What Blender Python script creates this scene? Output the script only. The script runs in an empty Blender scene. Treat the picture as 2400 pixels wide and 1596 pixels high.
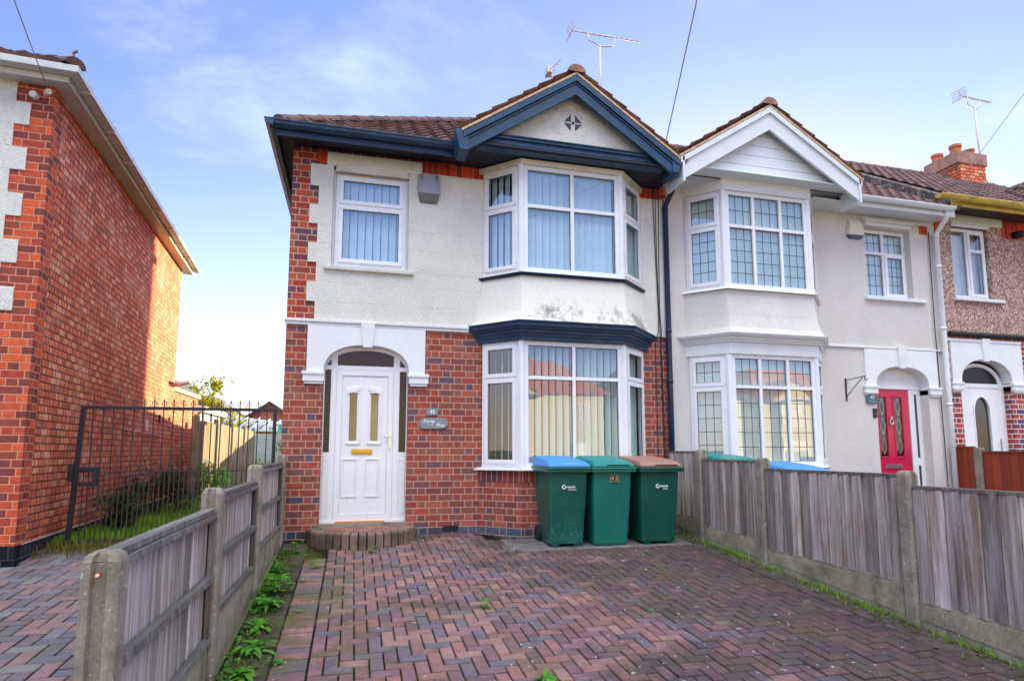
import bpy, bmesh, math, random
from mathutils import Vector, Matrix
random.seed(7)
S = 0.0755            # slope of the drives, falling towards the street
scene = bpy.context.scene
COL = scene.collection
def s2l(c):
    return tuple((x/12.92 if x <= .04045 else ((x+.055)/1.055)**2.4) for x in [v/255. for v in c])
def gz(y): return S*max(y, -8.5) if y < 0 else 0.0

# ------------------------------------------------------------------ materials
MATS = {}
class NT:
    def __init__(s, name):
        s.m = bpy.data.materials.new(name); s.m.use_nodes = True
        s.t = s.m.node_tree; s.t.nodes.clear()
        s.out = s.n('ShaderNodeOutputMaterial')
        s.p = s.n('ShaderNodeBsdfPrincipled'); s.t.links.new(s.p.outputs[0], s.out.inputs[0])
        MATS[name] = s.m
    def n(s, typ, **kw):
        x = s.t.nodes.new(typ)
        for k, v in kw.items(): setattr(x, k, v)
        return x
    def l(s, a, b): s.t.links.new(a, b)
    def math(s, op, a, b=None, c=None, clamp=False):
        x = s.n('ShaderNodeMath', operation=op); x.use_clamp = clamp
        for i, v in enumerate((a, b, c)):
            if v is None: continue
            if isinstance(v, (int, float)): x.inputs[i].default_value = v
            else: s.l(v, x.inputs[i])
        return x.outputs[0]
    def mix(s, f, a, b, mode='MIX'):
        x = s.n('ShaderNodeMix', data_type='RGBA', blend_type=mode)
        for i, v in ((0, f), (6, a), (7, b)):
            if isinstance(v, (int, float)): x.inputs[i].default_value = v
            elif isinstance(v, tuple): x.inputs[i].default_value = (*v[:3], 1)
            else: s.l(v, x.inputs[i])
        return x.outputs[2]
    def coord(s, which='Object', scale=(1, 1, 1)):
        c = s.n('ShaderNodeTexCoord'); m = s.n('ShaderNodeMapping'); m.inputs['Scale'].default_value = scale
        s.l(c.outputs[which], m.inputs[0]); return m.outputs[0]
    def noise(s, vec, scale, detail=4, rough=.6, dist=0):
        x = s.n('ShaderNodeTexNoise'); x.inputs['Scale'].default_value = scale
        x.inputs['Detail'].default_value = detail; x.inputs['Roughness'].default_value = rough
        x.inputs['Distortion'].default_value = dist
        s.l(vec, x.inputs['Vector']); return x.outputs[0]
    def ramp(s, fac, stops, interp='LINEAR'):
        r = s.n('ShaderNodeValToRGB'); r.color_ramp.interpolation = interp
        e = r.color_ramp.elements
        while len(e) > 1: e.remove(e[-1])
        e[0].position = stops[0][0]; c = stops[0][1]; e[0].color = (*c, 1) if isinstance(c, tuple) else (c, c, c, 1)
        for p, c in stops[1:]:
            k = e.new(p); k.color = (*c, 1) if isinstance(c, tuple) else (c, c, c, 1)
        if fac is not None: s.l(fac, r.inputs[0])
        return r.outputs[0]
    def bump(s, h, strength=.3, dist=.01, prev=None):
        b = s.n('ShaderNodeBump'); b.inputs['Strength'].default_value = strength; b.inputs['Distance'].default_value = dist
        s.l(h, b.inputs['Height'])
        if prev is not None: s.l(prev, b.inputs['Normal'])
        return b.outputs[0]
    def set(s, col=None, rough=None, nrm=None, metal=None, spec=None):
        for k, v in (('Base Color', col), ('Roughness', rough), ('Normal', nrm), ('Metallic', metal), ('Specular IOR Level', spec)):
            if v is None: continue
            if isinstance(v, (int, float)): s.p.inputs[k].default_value = v
            elif isinstance(v, tuple): s.p.inputs[k].default_value = (*v[:3], 1)
            else: s.l(v, s.p.inputs[k])
        return s.m

def simple(name, col, rough=.5, var=.12, scale=6, bump=0, bscale=60, bdist=.004, metal=0, spec=.5, tone=False, dirt=None, dirtamt=.5, dscale=2.0):
    """painted / plain surface: base colour with mottling, optional dirt patches and bump"""
    t = NT(name); v = t.coord('Object'); c = s2l(col)
    n = t.noise(v, scale, 5)
    lo = tuple(x*(1-var*1.6) for x in c); hi = tuple(min(.9, x*(1+var)) for x in c)
    cc = t.ramp(n, [(.3, lo), (.7, hi)])
    if dirt:
        d = t.noise(v, dscale, 8, .7)
        cc = t.mix(t.math('MULTIPLY', t.ramp(d, [(.5, 0.), (.72, 1.)]), dirtamt), cc, s2l(dirt))
    if tone:
        a = t.n('ShaderNodeAttribute', attribute_name='tone')
        cc = t.mix(1.0, cc, a.outputs['Color'], 'MULTIPLY')
    nr = t.bump(t.noise(v, bscale, 4), bump, bdist) if bump else None
    r = t.ramp(n, [(.3, max(.05, rough-.08)), (.7, min(1, rough+.08))])
    return t.set(cc, r, nr, metal, spec)

def brick(name, pal, mortar, Sx=.195, Hx=.095, h=.08, m=.011, bumpd=.006, flem=True, stain=None, stainamt=.4):
    """brickwork laid on metric UVs: every brick gets its own colour"""
    t = NT(name)
    uv = t.n('ShaderNodeTexCoord').outputs['UV']
    w = t.n('ShaderNodeTexNoise'); w.inputs['Scale'].default_value = 9; t.l(uv, w.inputs['Vector'])
    wob = t.n('ShaderNodeVectorMath', operation='MULTIPLY_ADD'); wob.inputs[1].default_value = (.006, .006, 0)
    t.l(w.outputs['Color'], wob.inputs[0]); t.l(uv, wob.inputs[2])
    sp = t.n('ShaderNodeSeparateXYZ'); t.l(wob.outputs[0], sp.inputs[0])
    u, v = sp.outputs[0], sp.outputs[1]
    vr = t.math('DIVIDE', v, h); row = t.math('FLOOR', vr); fv = t.math('SUBTRACT', vr, row)
    par = t.math('FLOORED_MODULO', row, 2.)
    P = Sx+Hx if flem else Sx
    uu = t.math('ADD', t.math('MULTIPLY_ADD', par, P/2, u), 50*P)
    ur = t.math('DIVIDE', uu, P); cell = t.math('FLOOR', ur); tt = t.math('MULTIPLY', t.math('SUBTRACT', ur, cell), P)
    if flem:
        isH = t.math('GREATER_THAN', tt, Sx)
        tl = t.math('SUBTRACT', tt, t.math('MULTIPLY', isH, Sx))
        wd = t.math('MULTIPLY_ADD', isH, Hx-Sx, Sx)
        idx = t.math('MULTIPLY_ADD', cell, 2., isH)
    else:
        tl = tt; wd = Sx; idx = cell
    dx = t.math('MINIMUM', tl, t.math('SUBTRACT', wd, tl))
    dy = t.math('MULTIPLY', t.math('MINIMUM', fv, t.math('SUBTRACT', 1., fv)), h)
    d = t.math('MINIMUM', dx, dy)
    mr = t.n('ShaderNodeMapRange', interpolation_type='SMOOTHSTEP'); t.l(d, mr.inputs[0])
    mr.inputs[1].default_value = m*.35; mr.inputs[2].default_value = m*.65
    mask = mr.outputs[0]
    cb = t.n('ShaderNodeCombineXYZ'); t.l(idx, cb.inputs[0]); t.l(row, cb.inputs[1])
    wn = t.n('ShaderNodeTexWhiteNoise', noise_dimensions='3D'); t.l(cb.outputs[0], wn.inputs['Vector'])
    k = len(pal)
    col = t.ramp(wn.outputs['Value'], [(i/k, s2l(c)) for i, c in enumerate(pal)], 'CONSTANT')
    fine = t.noise(uv, 22, 6, .65)
    col = t.mix(.8, col, t.ramp(fine, [(.25, .55), (.5, 1.), (.8, 1.35)]), 'MULTIPLY')
    sm = t.noise(uv, 6, 3)
    col = t.mix(t.math('MULTIPLY', t.ramp(sm, [(.5, 0.), (.7, 1.)]), .35), col, s2l(pal[1]))
    mc = t.mix(1., s2l(mortar), t.ramp(t.noise(uv, 30, 4), [(.3, .8), (.7, 1.1)]), 'MULTIPLY')
    col = t.mix(mask, mc, col)
    if stain:
        big = t.noise(uv, 1.6, 8, .72)
        col = t.mix(t.math('MULTIPLY', t.ramp(big, [(.5, 0.), (.68, 1.)]), stainamt), col, s2l(stain))
    hgt = t.math('ADD', mask, t.math('MULTIPLY', fine, .5))
    return t.set(col, .85, t.bump(hgt, .8, bumpd), spec=.3)

def soldier(name, pal, mortar, w=.077):
    t = NT(name); uv = t.n('ShaderNodeTexCoord').outputs['UV']
    sp = t.n('ShaderNodeSeparateXYZ'); t.l(uv, sp.inputs[0])
    ur = t.math('DIVIDE', t.math('ADD', sp.outputs[0], 50.), w); c = t.math('FLOOR', ur); f = t.math('SUBTRACT', ur, c)
    d = t.math('MINIMUM', f, t.math('SUBTRACT', 1., f))
    mask = t.ramp(d, [(.05, 0.), (.09, 1.)])
    wn = t.n('ShaderNodeTexWhiteNoise', noise_dimensions='1D'); t.l(c, wn.inputs['W'])
    k = len(pal); col = t.ramp(wn.outputs['Value'], [(i/k, s2l(x)) for i, x in enumerate(pal)], 'CONSTANT')
    fine = t.noise(uv, 25, 5, .6)
    col = t.mix(.7, col, t.ramp(fine, [(.25, .6), (.8, 1.35)]), 'MULTIPLY')
    col = t.mix(mask, s2l(mortar), col)
    return t.set(col, .85, t.bump(mask, .6, .005), spec=.3)

PAL45 = [(172, 84, 66), (154, 72, 62), (150, 88, 72), (124, 80, 80), (172, 98, 80), (134, 76, 64), (108, 82, 90), (162, 78, 66), (146, 92, 80), (160, 86, 74), (150, 74, 60), (140, 86, 72), (168, 92, 70), (130, 84, 80), (156, 78, 64), (126, 72, 68), (150, 80, 66), (88, 84, 104)]
brick('brick_dark_red', PAL45, (200, 154, 134), m=.0125)
brick('brick_quoin', [(182, 78, 60), (160, 62, 56), (150, 70, 60), (120, 66, 66), (172, 92, 72), (96, 74, 92), (176, 84, 60)], (212, 162, 136), Sx=.2, Hx=.1, m=.013)
brick('brick_orange', [(232, 128, 88), (222, 114, 80), (236, 152, 114), (226, 124, 92), (212, 108, 82), (240, 166, 130), (192, 110, 86)], (128, 60, 46), Sx=.165, Hx=.085, h=.077, m=.016, stain=(236, 186, 164), stainamt=.5)
brick('brick_orange_front', [(206, 92, 58), (176, 74, 56), (222, 102, 60), (150, 74, 58), (198, 88, 62), (130, 68, 60)], (224, 150, 120), Sx=.2, Hx=.1, h=.077, m=.011)
brick('brick_plinth_blue', [(74, 88, 106), (62, 74, 96), (90, 94, 106), (80, 70, 82)], (182, 150, 130), Sx=.2, Hx=.1, h=.09, m=.011)
brick('brick_plinth_black', [(40, 44, 52), (52, 54, 62), (34, 38, 46)], (96, 98, 100), Sx=.1, Hx=.1, h=.2, m=.012, flem=False)
brick('brick_far', [(190, 110, 84), (170, 96, 76), (200, 130, 100)], (180, 140, 120))
soldier('brick_soldier', [(196, 66, 48), (176, 60, 48), (206, 92, 66), (160, 60, 54), (214, 76, 50)], (186, 110, 84))
soldier('brick_soldier_dark', [(140, 66, 60), (120, 60, 60), (150, 80, 66), (100, 62, 72)], (190, 140, 118))

def roughcast(name, col, size=70, amt=.7, dist=.012, dirt=None, damt=.35, speck=None):
    t = NT(name); v = t.coord('Object'); c = s2l(col)
    n1 = t.noise(v, size, 5, .6); vo = t.n('ShaderNodeTexVoronoi'); vo.inputs['Scale'].default_value = size*1.1; t.l(v, vo.inputs['Vector'])
    cc = t.ramp(t.noise(v, 1.8, 6, .65), [(.3, tuple(x*.86 for x in c)), (.7, c)])
    cc = t.mix(.5, cc, t.ramp(n1, [(.3, .8), (.6, 1.05)]), 'MULTIPLY')
    if dirt:
        sp = t.n('ShaderNodeSeparateXYZ'); t.l(v, sp.inputs[0])
        dn = t.noise(v, 7, 10, .8); dn2 = t.noise(v, 1.1, 3, .5)
        k = t.math('MULTIPLY', t.ramp(dn, [(.5, 0.), (.66, 1.)]), t.ramp(dn2, [(.5, 0.), (.7, 1.)]))
        cc = t.mix(t.math('MULTIPLY', k, damt), cc, s2l(dirt))
    if speck:
        wn = t.n('ShaderNodeTexWhiteNoise', noise_dimensions='3D'); t.l(vo.outputs['Position'], wn.inputs['Vector'])
        cc = t.ramp(wn.outputs['Value'], [(i/len(speck), s2l(x)) for i, x in enumerate(speck)], 'CONSTANT')
    h = t.math('ADD', t.math('MULTIPLY', vo.outputs['Distance'], -.8), n1)
    return t.set(cc, .9, t.bump(h, amt, dist), spec=.25)
roughcast('roughcast_white', (238, 238, 226), dirt=(120, 124, 104), damt=.35)
roughcast('smooth_white', (236, 238, 236), 30, .15, .004, dirt=(170, 172, 160), damt=.4)
roughcast('grey_render', (222, 218, 210), 45, .25, .004, dirt=(180, 180, 178), damt=.4)
roughcast('pebbledash', (160, 130, 120), 55, .8, .01, speck=[(196, 160, 146), (160, 122, 112), (214, 186, 168), (120, 92, 88), (178, 140, 124), (142, 110, 104), (226, 206, 190)])
# bay skirt: the same roughcast with black mould spots that run along its lower half
def skirt():
    t = NT('roughcast_stained'); v = t.coord('Object'); c = s2l((238, 238, 226))
    n1 = t.noise(v, 70, 5); sp = t.n('ShaderNodeSeparateXYZ'); t.l(v, sp.inputs[0])
    cc = t.ramp(n1, [(.3, tuple(x*.85 for x in c)), (.6, c)])
    band = t.ramp(sp.outputs[2], [(0, 0.), (.001, 0.)])
    mr = t.n('ShaderNodeMapRange'); t.l(sp.outputs[2], mr.inputs[0]); mr.inputs[1].default_value = 2.93; mr.inputs[2].default_value = 2.72
    mr2 = t.n('ShaderNodeMapRange'); t.l(sp.outputs[0], mr2.inputs[0]); mr2.inputs[1].default_value = .15; mr2.inputs[2].default_value = .5
    k = t.math('MULTIPLY', mr.outputs[0], mr2.outputs[0])
    k = t.math('MULTIPLY', k, t.ramp(t.noise(v, 2.2, 4, .6), [(.35, .15), (.6, 1.)]))
    sp1 = t.noise(t.coord('Object', (1, 1, .45)), 15, 9, .8)
    thr = t.math('SUBTRACT', t.math('ADD', sp1, t.math('MULTIPLY', k, .3)), .62)
    m = t.math('MULTIPLY', thr, 4.5, clamp=True)
    cc = t.mix(t.math('MULTIPLY', m, .8), cc, s2l((112, 116, 106)))
    return t.set(cc, .9, t.bump(n1, .6, .01), spec=.25)
skirt()

def peeling(name, col, under, amt=.62):
    t = NT(name); v = t.coord('Object'); c = s2l(col)
    cc = t.ramp(t.noise(v, 9, 5), [(.3, tuple(x*.6 for x in c)), (.7, tuple(x*1.25 for x in c))])
    p = t.ramp(t.noise(v, 24, 6, .7), [(amt, 0.), (amt+.03, 1.)])
    cc = t.mix(p, cc, s2l(under))
    return t.set(cc, .45, t.bump(t.noise(v, 40, 4), .15, .004))
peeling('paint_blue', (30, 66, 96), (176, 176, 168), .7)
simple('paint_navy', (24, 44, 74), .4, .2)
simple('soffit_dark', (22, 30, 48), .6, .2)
simple('upvc', (238, 240, 243), .28, .02, 3)
simple('upvc_old', (214, 212, 200), .45, .06, 5, dirt=(150, 150, 130), dirtamt=.45)
simple('upvc_trim', (206, 208, 206), .4, .06, 5)
simple('gasket', (60, 66, 70), .5)
simple('white_paint', (236, 238, 238), .5, .05, 4, bump=.1, bscale=20, dirt=(190, 190, 184), dirtamt=.3)
simple('clad_white', (226, 231, 233), .35, .04, 4, dirt=(180, 186, 184), dirtamt=.3)
simple('cream_mortar', (202, 176, 146), .9, .25, 18, bump=.5, bscale=30)
simple('yellow_gutter', (214, 184, 84), .4, .2, 8, dirt=(120, 100, 40), dirtamt=.5, dscale=6)
simple('brown_soffit', (70, 46, 36), .6)
simple('cable_black', (34, 34, 36), .5)
simple('cable_grey', (150, 150, 150), .5)
simple('cable_pale', (205, 205, 206), .5)
simple('aluminium', (216, 214, 212), .5, .08)
simple('alarm_grey', (150, 154, 162), .4, .08, dirt=(110, 112, 110), dirtamt=.4, dscale=8)
simple('alarm_cream', (228, 226, 210), .4, .04)
simple('alarm_base_grey', (112, 114, 108), .5, .2)
simple('alarm_blue', (74, 84, 130), .35)
simple('slate_plate', (132, 142, 150), .5, .1, 20, bump=.2)
simple('sign_blue', (76, 100, 118), .4)
simple('white_ink', (235, 236, 236), .5, .05)
simple('brass', (206, 168, 60), .3, .1, metal=.75)
simple('chrome', (200, 202, 206), .2, .1, metal=.85)
simple('tan_plastic', (206, 140, 70), .5)
simple('door_crimson', (206, 34, 74), .3, .05)
simple('iron_black', (34, 36, 44), .5, .2, bump=.2)
simple('iron_rust', (118, 66, 52), .8, .3, 30)
simple('iron_brown', (66, 48, 50), .7, .25, 30)
simple('rubber', (26, 28, 32), .7)
simple('bin_green', (14, 84, 66), .38, .1, 3, bump=.08, bscale=220, bdist=.001)
simple('bin_green_light', (22, 116, 98), .4, .1, 3, bump=.08, bscale=220, bdist=.001)
simple('bin_blue_lid', (70, 146, 214), .4, .06)
simple('bin_green_lid', (24, 132, 124), .4, .08)
simple('bin_brown_lid', (158, 118, 106), .5, .08)
simple('bin_slot', (12, 14, 16), .8)
simple('dark_tile', (40, 34, 30), .4); simple('dark_tile_ink', (196, 176, 130), .5)
simple('terracotta', (204, 116, 72), .8, .2, 10, dirt=(120, 90, 76), dirtamt=.5)
simple('tile_roof', (122, 92, 86), .85, .3, 4, bump=.4, bscale=50, bdist=.006, tone=True, dirt=(84, 66, 62), dirtamt=.6, dscale=3)
simple('tile_roof_tan', (168, 124, 98), .85, .3, 6, bump=.4, bscale=50, bdist=.006, tone=True, dirt=(110, 84, 70), dirtamt=.6, dscale=5)
simple('tile_slate', (90, 92, 100), .7, .2, 4, tone=True)
simple('tile_orange', (196, 104, 62), .8, .2, 3, tone=True)
simple('tile_lichen', (96, 84, 80), .9, .3, 6, bump=.5, bscale=40, tone=True, dirt=(196, 192, 184), dirtamt=.9, dscale=14)
simple('chimney_cap', (172, 132, 116), .9, .3, 5, bump=.6, bscale=30, bdist=.01, dirt=(104, 100, 98), dirtamt=.8, dscale=4)
simple('lead', (120, 126, 134), .55, .2, dirt=(176, 176, 170), dirtamt=.6, dscale=9)
simple('plaster_cream', (214, 200, 170), .8)
simple('room_wall', (112, 100, 84), .9)
simple('carpet', (90, 80, 68), .95)
simple('roof_plain', (120, 80, 70), .9, .2)
simple('soil', (74, 66, 54), .95, .35, 5, bump=.8, bscale=40, bdist=.02, dirt=(90, 104, 44), dirtamt=.8, dscale=3)
simple('ground_far', (110, 116, 80), .95, .3, .2, bump=.3, bscale=5)
simple('lawn_base', (110, 156, 40), .95, .3, 3, bump=.5, bscale=30, bdist=.02)
simple('asphalt', (82, 82, 84), .9, .15, 8, bump=.5, bscale=120)
simple('concrete_slab', (112, 106, 104), .9, .3, 7, bump=.6, bscale=60, bdist=.01, dirt=(66, 66, 54), dirtamt=.9, dscale=3)
simple('stem', (96, 110, 60), .8); simple('bark', (92, 74, 56), .9, .3, 10, bump=.6)
simple('fence_brown', (152, 66, 36), .7, .15, 3, tone=True)
simple('shed_grey', (168, 184, 184), .8, .12, 5, tone=True)
simple('teal_cloth', (70, 160, 140), .8)
simple('polycarbonate', (196, 202, 206), .3, .05)
simple('lichen_white', (212, 208, 206), .9, .1)

def leafmat(name, a, b, c):
    t = NT(name); v = t.coord('Object')
    at = t.n('ShaderNodeAttribute', attribute_name='tone')
    cc = t.ramp(t.noise(v, 7, 3), [(.3, s2l(a)), (.5, s2l(b)), (.7, s2l(c))])
    cc = t.mix(1., cc, at.outputs['Color'], 'MULTIPLY')
    t.set(cc, .55, spec=.3)
    tr = t.n('ShaderNodeBsdfTranslucent'); t.l(cc, tr.inputs[0])
    mx = t.n('ShaderNodeMixShader'); mx.inputs[0].default_value = .35
    t.l(t.p.outputs[0], mx.inputs[1]); t.l(tr.outputs[0], mx.inputs[2]); t.l(mx.outputs[0], t.out.inputs[0])
leafmat('leaf_weed', (74, 130, 44), (96, 160, 60), (130, 178, 84))
leafmat('leaf_grass', (108, 156, 28), (134, 186, 40), (160, 200, 66))
leafmat('leaf_dark', (40, 62, 32), (58, 84, 40), (84, 104, 52))
leafmat('leaf_tree', (120, 130, 20), (166, 168, 36), (206, 196, 60))
leafmat('leaf_dry', (112, 104, 52), (136, 126, 66), (92, 112, 44))

def concrete(name, col=(148, 140, 128), moss=True):
    t = NT(name); v = t.coord('Object'); c = s2l(col)
    n = t.noise(v, 5, 8, .7)
    cc = t.ramp(n, [(.3, tuple(x*.55 for x in c)), (.5, c), (.7, tuple(x*1.35 for x in c))])
    cc = t.mix(.6, cc, t.ramp(t.noise(v, 90, 3), [(.3, .65), (.7, 1.3)]), 'MULTIPLY')
    if moss:
        cc = t.mix(t.math('MULTIPLY', t.ramp(t.noise(v, 3, 8, .75), [(.5, 0.), (.68, 1.)]), .55), cc, s2l((98, 96, 60)))
    cc = t.mix(t.ramp(t.noise(v, 38, 3, .5), [(.66, 0.), (.7, .8)]), cc, s2l((206, 204, 196)))
    return t.set(cc, .9, t.bump(t.noise(v, 60, 6, .7), .7, .006), spec=.25)
concrete('concrete_post'); concrete('gravel_concrete', (160, 152, 132))

def wood(name, cols, knots=(58, 50, 46), warm=(128, 96, 74)):
    t = NT(name); uv = t.coord('UV', (1, 1, 1)); st = t.coord('UV', (17, .9, 1)); st2 = t.coord('UV', (90, 3, 1))
    at = t.n('ShaderNodeAttribute', attribute_name='tone')
    off = t.n('ShaderNodeVectorMath', operation='MULTIPLY_ADD'); off.inputs[1].default_value = (0, 23, 0)
    t.l(at.outputs['Color'], off.inputs[0]); t.l(st, off.inputs[2])
    n = t.noise(off.outputs[0], 1., 6, .65, .4)
    cc = t.ramp(n, [(.28, s2l(cols[0])), (.45, s2l(cols[1])), (.6, s2l(cols[2])), (.75, s2l(cols[3]))])
    fine = t.noise(st2, 1., 4, .7)
    cc = t.mix(.55, cc, t.ramp(fine, [(.3, .55), (.5, 1.), (.7, 1.25)]), 'MULTIPLY')
    kn = t.ramp(t.noise(t.coord('UV', (16, 6, 1)), 1.4, 5, .65, 1.6), [(.62, 0.), (.70, 1.)])
    cc = t.mix(t.math('MULTIPLY', kn, .7), cc, s2l(knots))
    wm = t.ramp(t.noise(t.coord('UV', (7, .8, 1)), 1.3, 5, .6), [(.5, 0.), (.68, 1.)])
    cc = t.mix(t.math('MULTIPLY', wm, .65), cc, s2l(warm))
    cc = t.mix(1., cc, at.outputs['Color'], 'MULTIPLY')
    return t.set(cc, .85, t.bump(t.math('ADD', n, fine), .6, .004), spec=.2)
wood('wood_grey', [(108, 96, 86), (164, 156, 150), (200, 194, 188), (228, 222, 214)])
wood('wood_grey_far', [(104, 92, 80), (146, 132, 116), (172, 158, 142), (190, 178, 160)])
wood('wood_rail', [(66, 62, 58), (106, 104, 100), (134, 132, 128), (160, 158, 150)])

def paver():
    t = NT('paver'); v = t.coord('Object')
    at = t.n('ShaderNodeAttribute', attribute_name='tone')     # each block's own fired colour
    sp = t.n('ShaderNodeSeparateColor'); t.l(at.outputs['Color'], sp.inputs[0])
    col = t.ramp(sp.outputs[0], [(0, s2l((146, 108, 116))), (.16, s2l((128, 96, 108))), (.32, s2l((116, 102, 116))), (.46, s2l((152, 108, 108))),
                 (.6, s2l((134, 98, 102))), (.72, s2l((160, 122, 120))), (.84, s2l((112, 88, 94))), (.95, s2l((112, 104, 116)))], 'CONSTANT')
    col = t.mix(.8, col, t.ramp(t.noise(v, 14, 6, .7), [(.25, .48), (.5, .84), (.75, 1.12)]), 'MULTIPLY')
    xyz = t.n('ShaderNodeSeparateXYZ'); t.l(v, xyz.inputs[0])
    # dark algae patches, growing towards the right-hand fence and the foot of the wall
    mx = t.n('ShaderNodeMapRange'); t.l(xyz.outputs[0], mx.inputs[0]); mx.inputs[1].default_value = .8; mx.inputs[2].default_value = 3.4; mx.inputs[3].default_value = -.11; mx.inputs[4].default_value = .17
    my = t.n('ShaderNodeMapRange'); t.l(xyz.outputs[1], my.inputs[0]); my.inputs[1].default_value = -2.4; my.inputs[2].default_value = -.6; my.inputs[3].default_value = 0; my.inputs[4].default_value = .06
    k = t.math('ADD', t.math('ADD', t.noise(v, 1.7, 9, .72), mx.outputs[0]), my.outputs[0])
    col = t.mix(t.math('MULTIPLY', t.ramp(k, [(.43, 0.), (.60, 1.)]), .74), col, s2l((58, 46, 52)))
    ml = t.n('ShaderNodeMapRange'); t.l(xyz.outputs[0], ml.inputs[0]); ml.inputs[1].default_value = .35; ml.inputs[2].default_value = -.45
    km = t.math('MULTIPLY', t.ramp(t.noise(v, 3.1, 8, .75), [(.42, 0.), (.6, 1.)]), t.math('ADD', t.math('MULTIPLY', ml.outputs[0], .75), .30))
    col = t.mix(km, col, s2l((92, 88, 46)))
    li = t.ramp(t.noise(v, 24, 2, .4), [(.72, 0.), (.74, 1.)])
    col = t.mix(t.math('MULTIPLY', li, .75), col, s2l((190, 184, 188)))
    li2 = t.ramp(t.noise(v, 60, 2, .5), [(.7, 0.), (.73, 1.)])
    col = t.mix(t.math('MULTIPLY', li2, .6), col, s2l((180, 172, 172)))
    t.set(col, .8, t.bump(t.noise(v, 55, 6, .7), .6, .005), spec=.35)
paver()
def paver2():
    t = NT('paver_grey'); v = t.coord('Object')
    at = t.n('ShaderNodeAttribute', attribute_name='tone'); sp = t.n('ShaderNodeSeparateColor'); t.l(at.outputs['Color'], sp.inputs[0])
    col = t.ramp(sp.outputs[0], [(0, s2l((112, 104, 112))), (.25, s2l((96, 94, 104))), (.5, s2l((128, 102, 104))), (.7, s2l((104, 92, 96))), (.85, s2l((120, 116, 118)))], 'CONSTANT')
    col = t.mix(.8, col, t.ramp(t.noise(v, 16, 6, .7), [(.25, .6), (.5, 1.), (.75, 1.3)]), 'MULTIPLY')
    col = t.mix(t.math('MULTIPLY', t.ramp(t.noise(v, 4, 8, .75), [(.5, 0.), (.66, 1.)]), .5), col, s2l((88, 90, 50)))
    t.set(col, .8, t.bump(t.noise(v, 55, 6, .7), .6, .005), spec=.35)
paver2()
def moss():
    t = NT('moss_joint'); v = t.coord('Object')
    c = t.ramp(t.noise(v, 3, 8, .7), [(.35, s2l((24, 20, 20))), (.5, s2l((40, 34, 28))), (.62, s2l((76, 80, 34)))])
    t.set(c, .95, t.bump(t.noise(v, 80, 5), .8, .01), spec=.1)
moss()

def glass(name, rough=.0, tint=(246, 252, 252), base=.14, coat=(1, 1, 1)):
    t = NT(name); t.t.nodes.remove(t.p)
    tr = t.n('ShaderNodeBsdfTransparent'); tr.inputs[0].default_value = (*s2l(tint), 1)
    gl = t.n('ShaderNodeBsdfGlossy'); gl.inputs['Roughness'].default_value = rough; gl.inputs[0].default_value = (*coat, 1)
    ge = t.n('ShaderNodeNewGeometry'); dt = t.n('ShaderNodeVectorMath', operation='DOT_PRODUCT')
    t.l(ge.outputs['Incoming'], dt.inputs[0]); t.l(ge.outputs['True Normal'], dt.inputs[1])
    c1 = t.math('SUBTRACT', 1., t.math('ABSOLUTE', dt.outputs['Value']), clamp=True)
    f = t.math('MULTIPLY_ADD', t.math('POWER', c1, 5.), 1-base, base, clamp=True)
    v = t.coord('Object'); b = t.bump(t.noise(v, 1.6, 2), .06, .02); t.l(b, gl.inputs['Normal'])
    mx = t.n('ShaderNodeMixShader'); t.l(f, mx.inputs[0]); t.l(tr.outputs[0], mx.inputs[1]); t.l(gl.outputs[0], mx.inputs[2])
    t.l(mx.outputs[0], t.out.inputs[0])
glass('glass', base=.20); glass('glass_low', base=.15); glass('glass_up', base=.25, coat=(.82, 1, 1)); glass('glass_door', rough=.10, tint=(150, 152, 146), base=.12)
glass('glass_obscure', rough=.25, tint=(50, 48, 34), base=.05)
def fabric(name, col, tl=.3):
    t = NT(name); v = t.coord('Object')
    t.set(t.ramp(t.noise(v, 5), [(.3, tuple(x*.92 for x in s2l(col))), (.7, s2l(col))]), .9, spec=.1)
    tr = t.n('ShaderNodeBsdfTranslucent'); tr.inputs[0].default_value = (*s2l(col), 1)
    mx = t.n('ShaderNodeMixShader'); mx.inputs[0].default_value = tl
    t.l(t.p.outputs[0], mx.inputs[1]); t.l(tr.outputs[0], mx.inputs[2]); t.l(mx.outputs[0], t.out.inputs[0])
fabric('blind_white', (226, 246, 248), .08); fabric('blind_cream', (214, 214, 196)); fabric('net_white', (240, 242, 240), .1)

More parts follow.
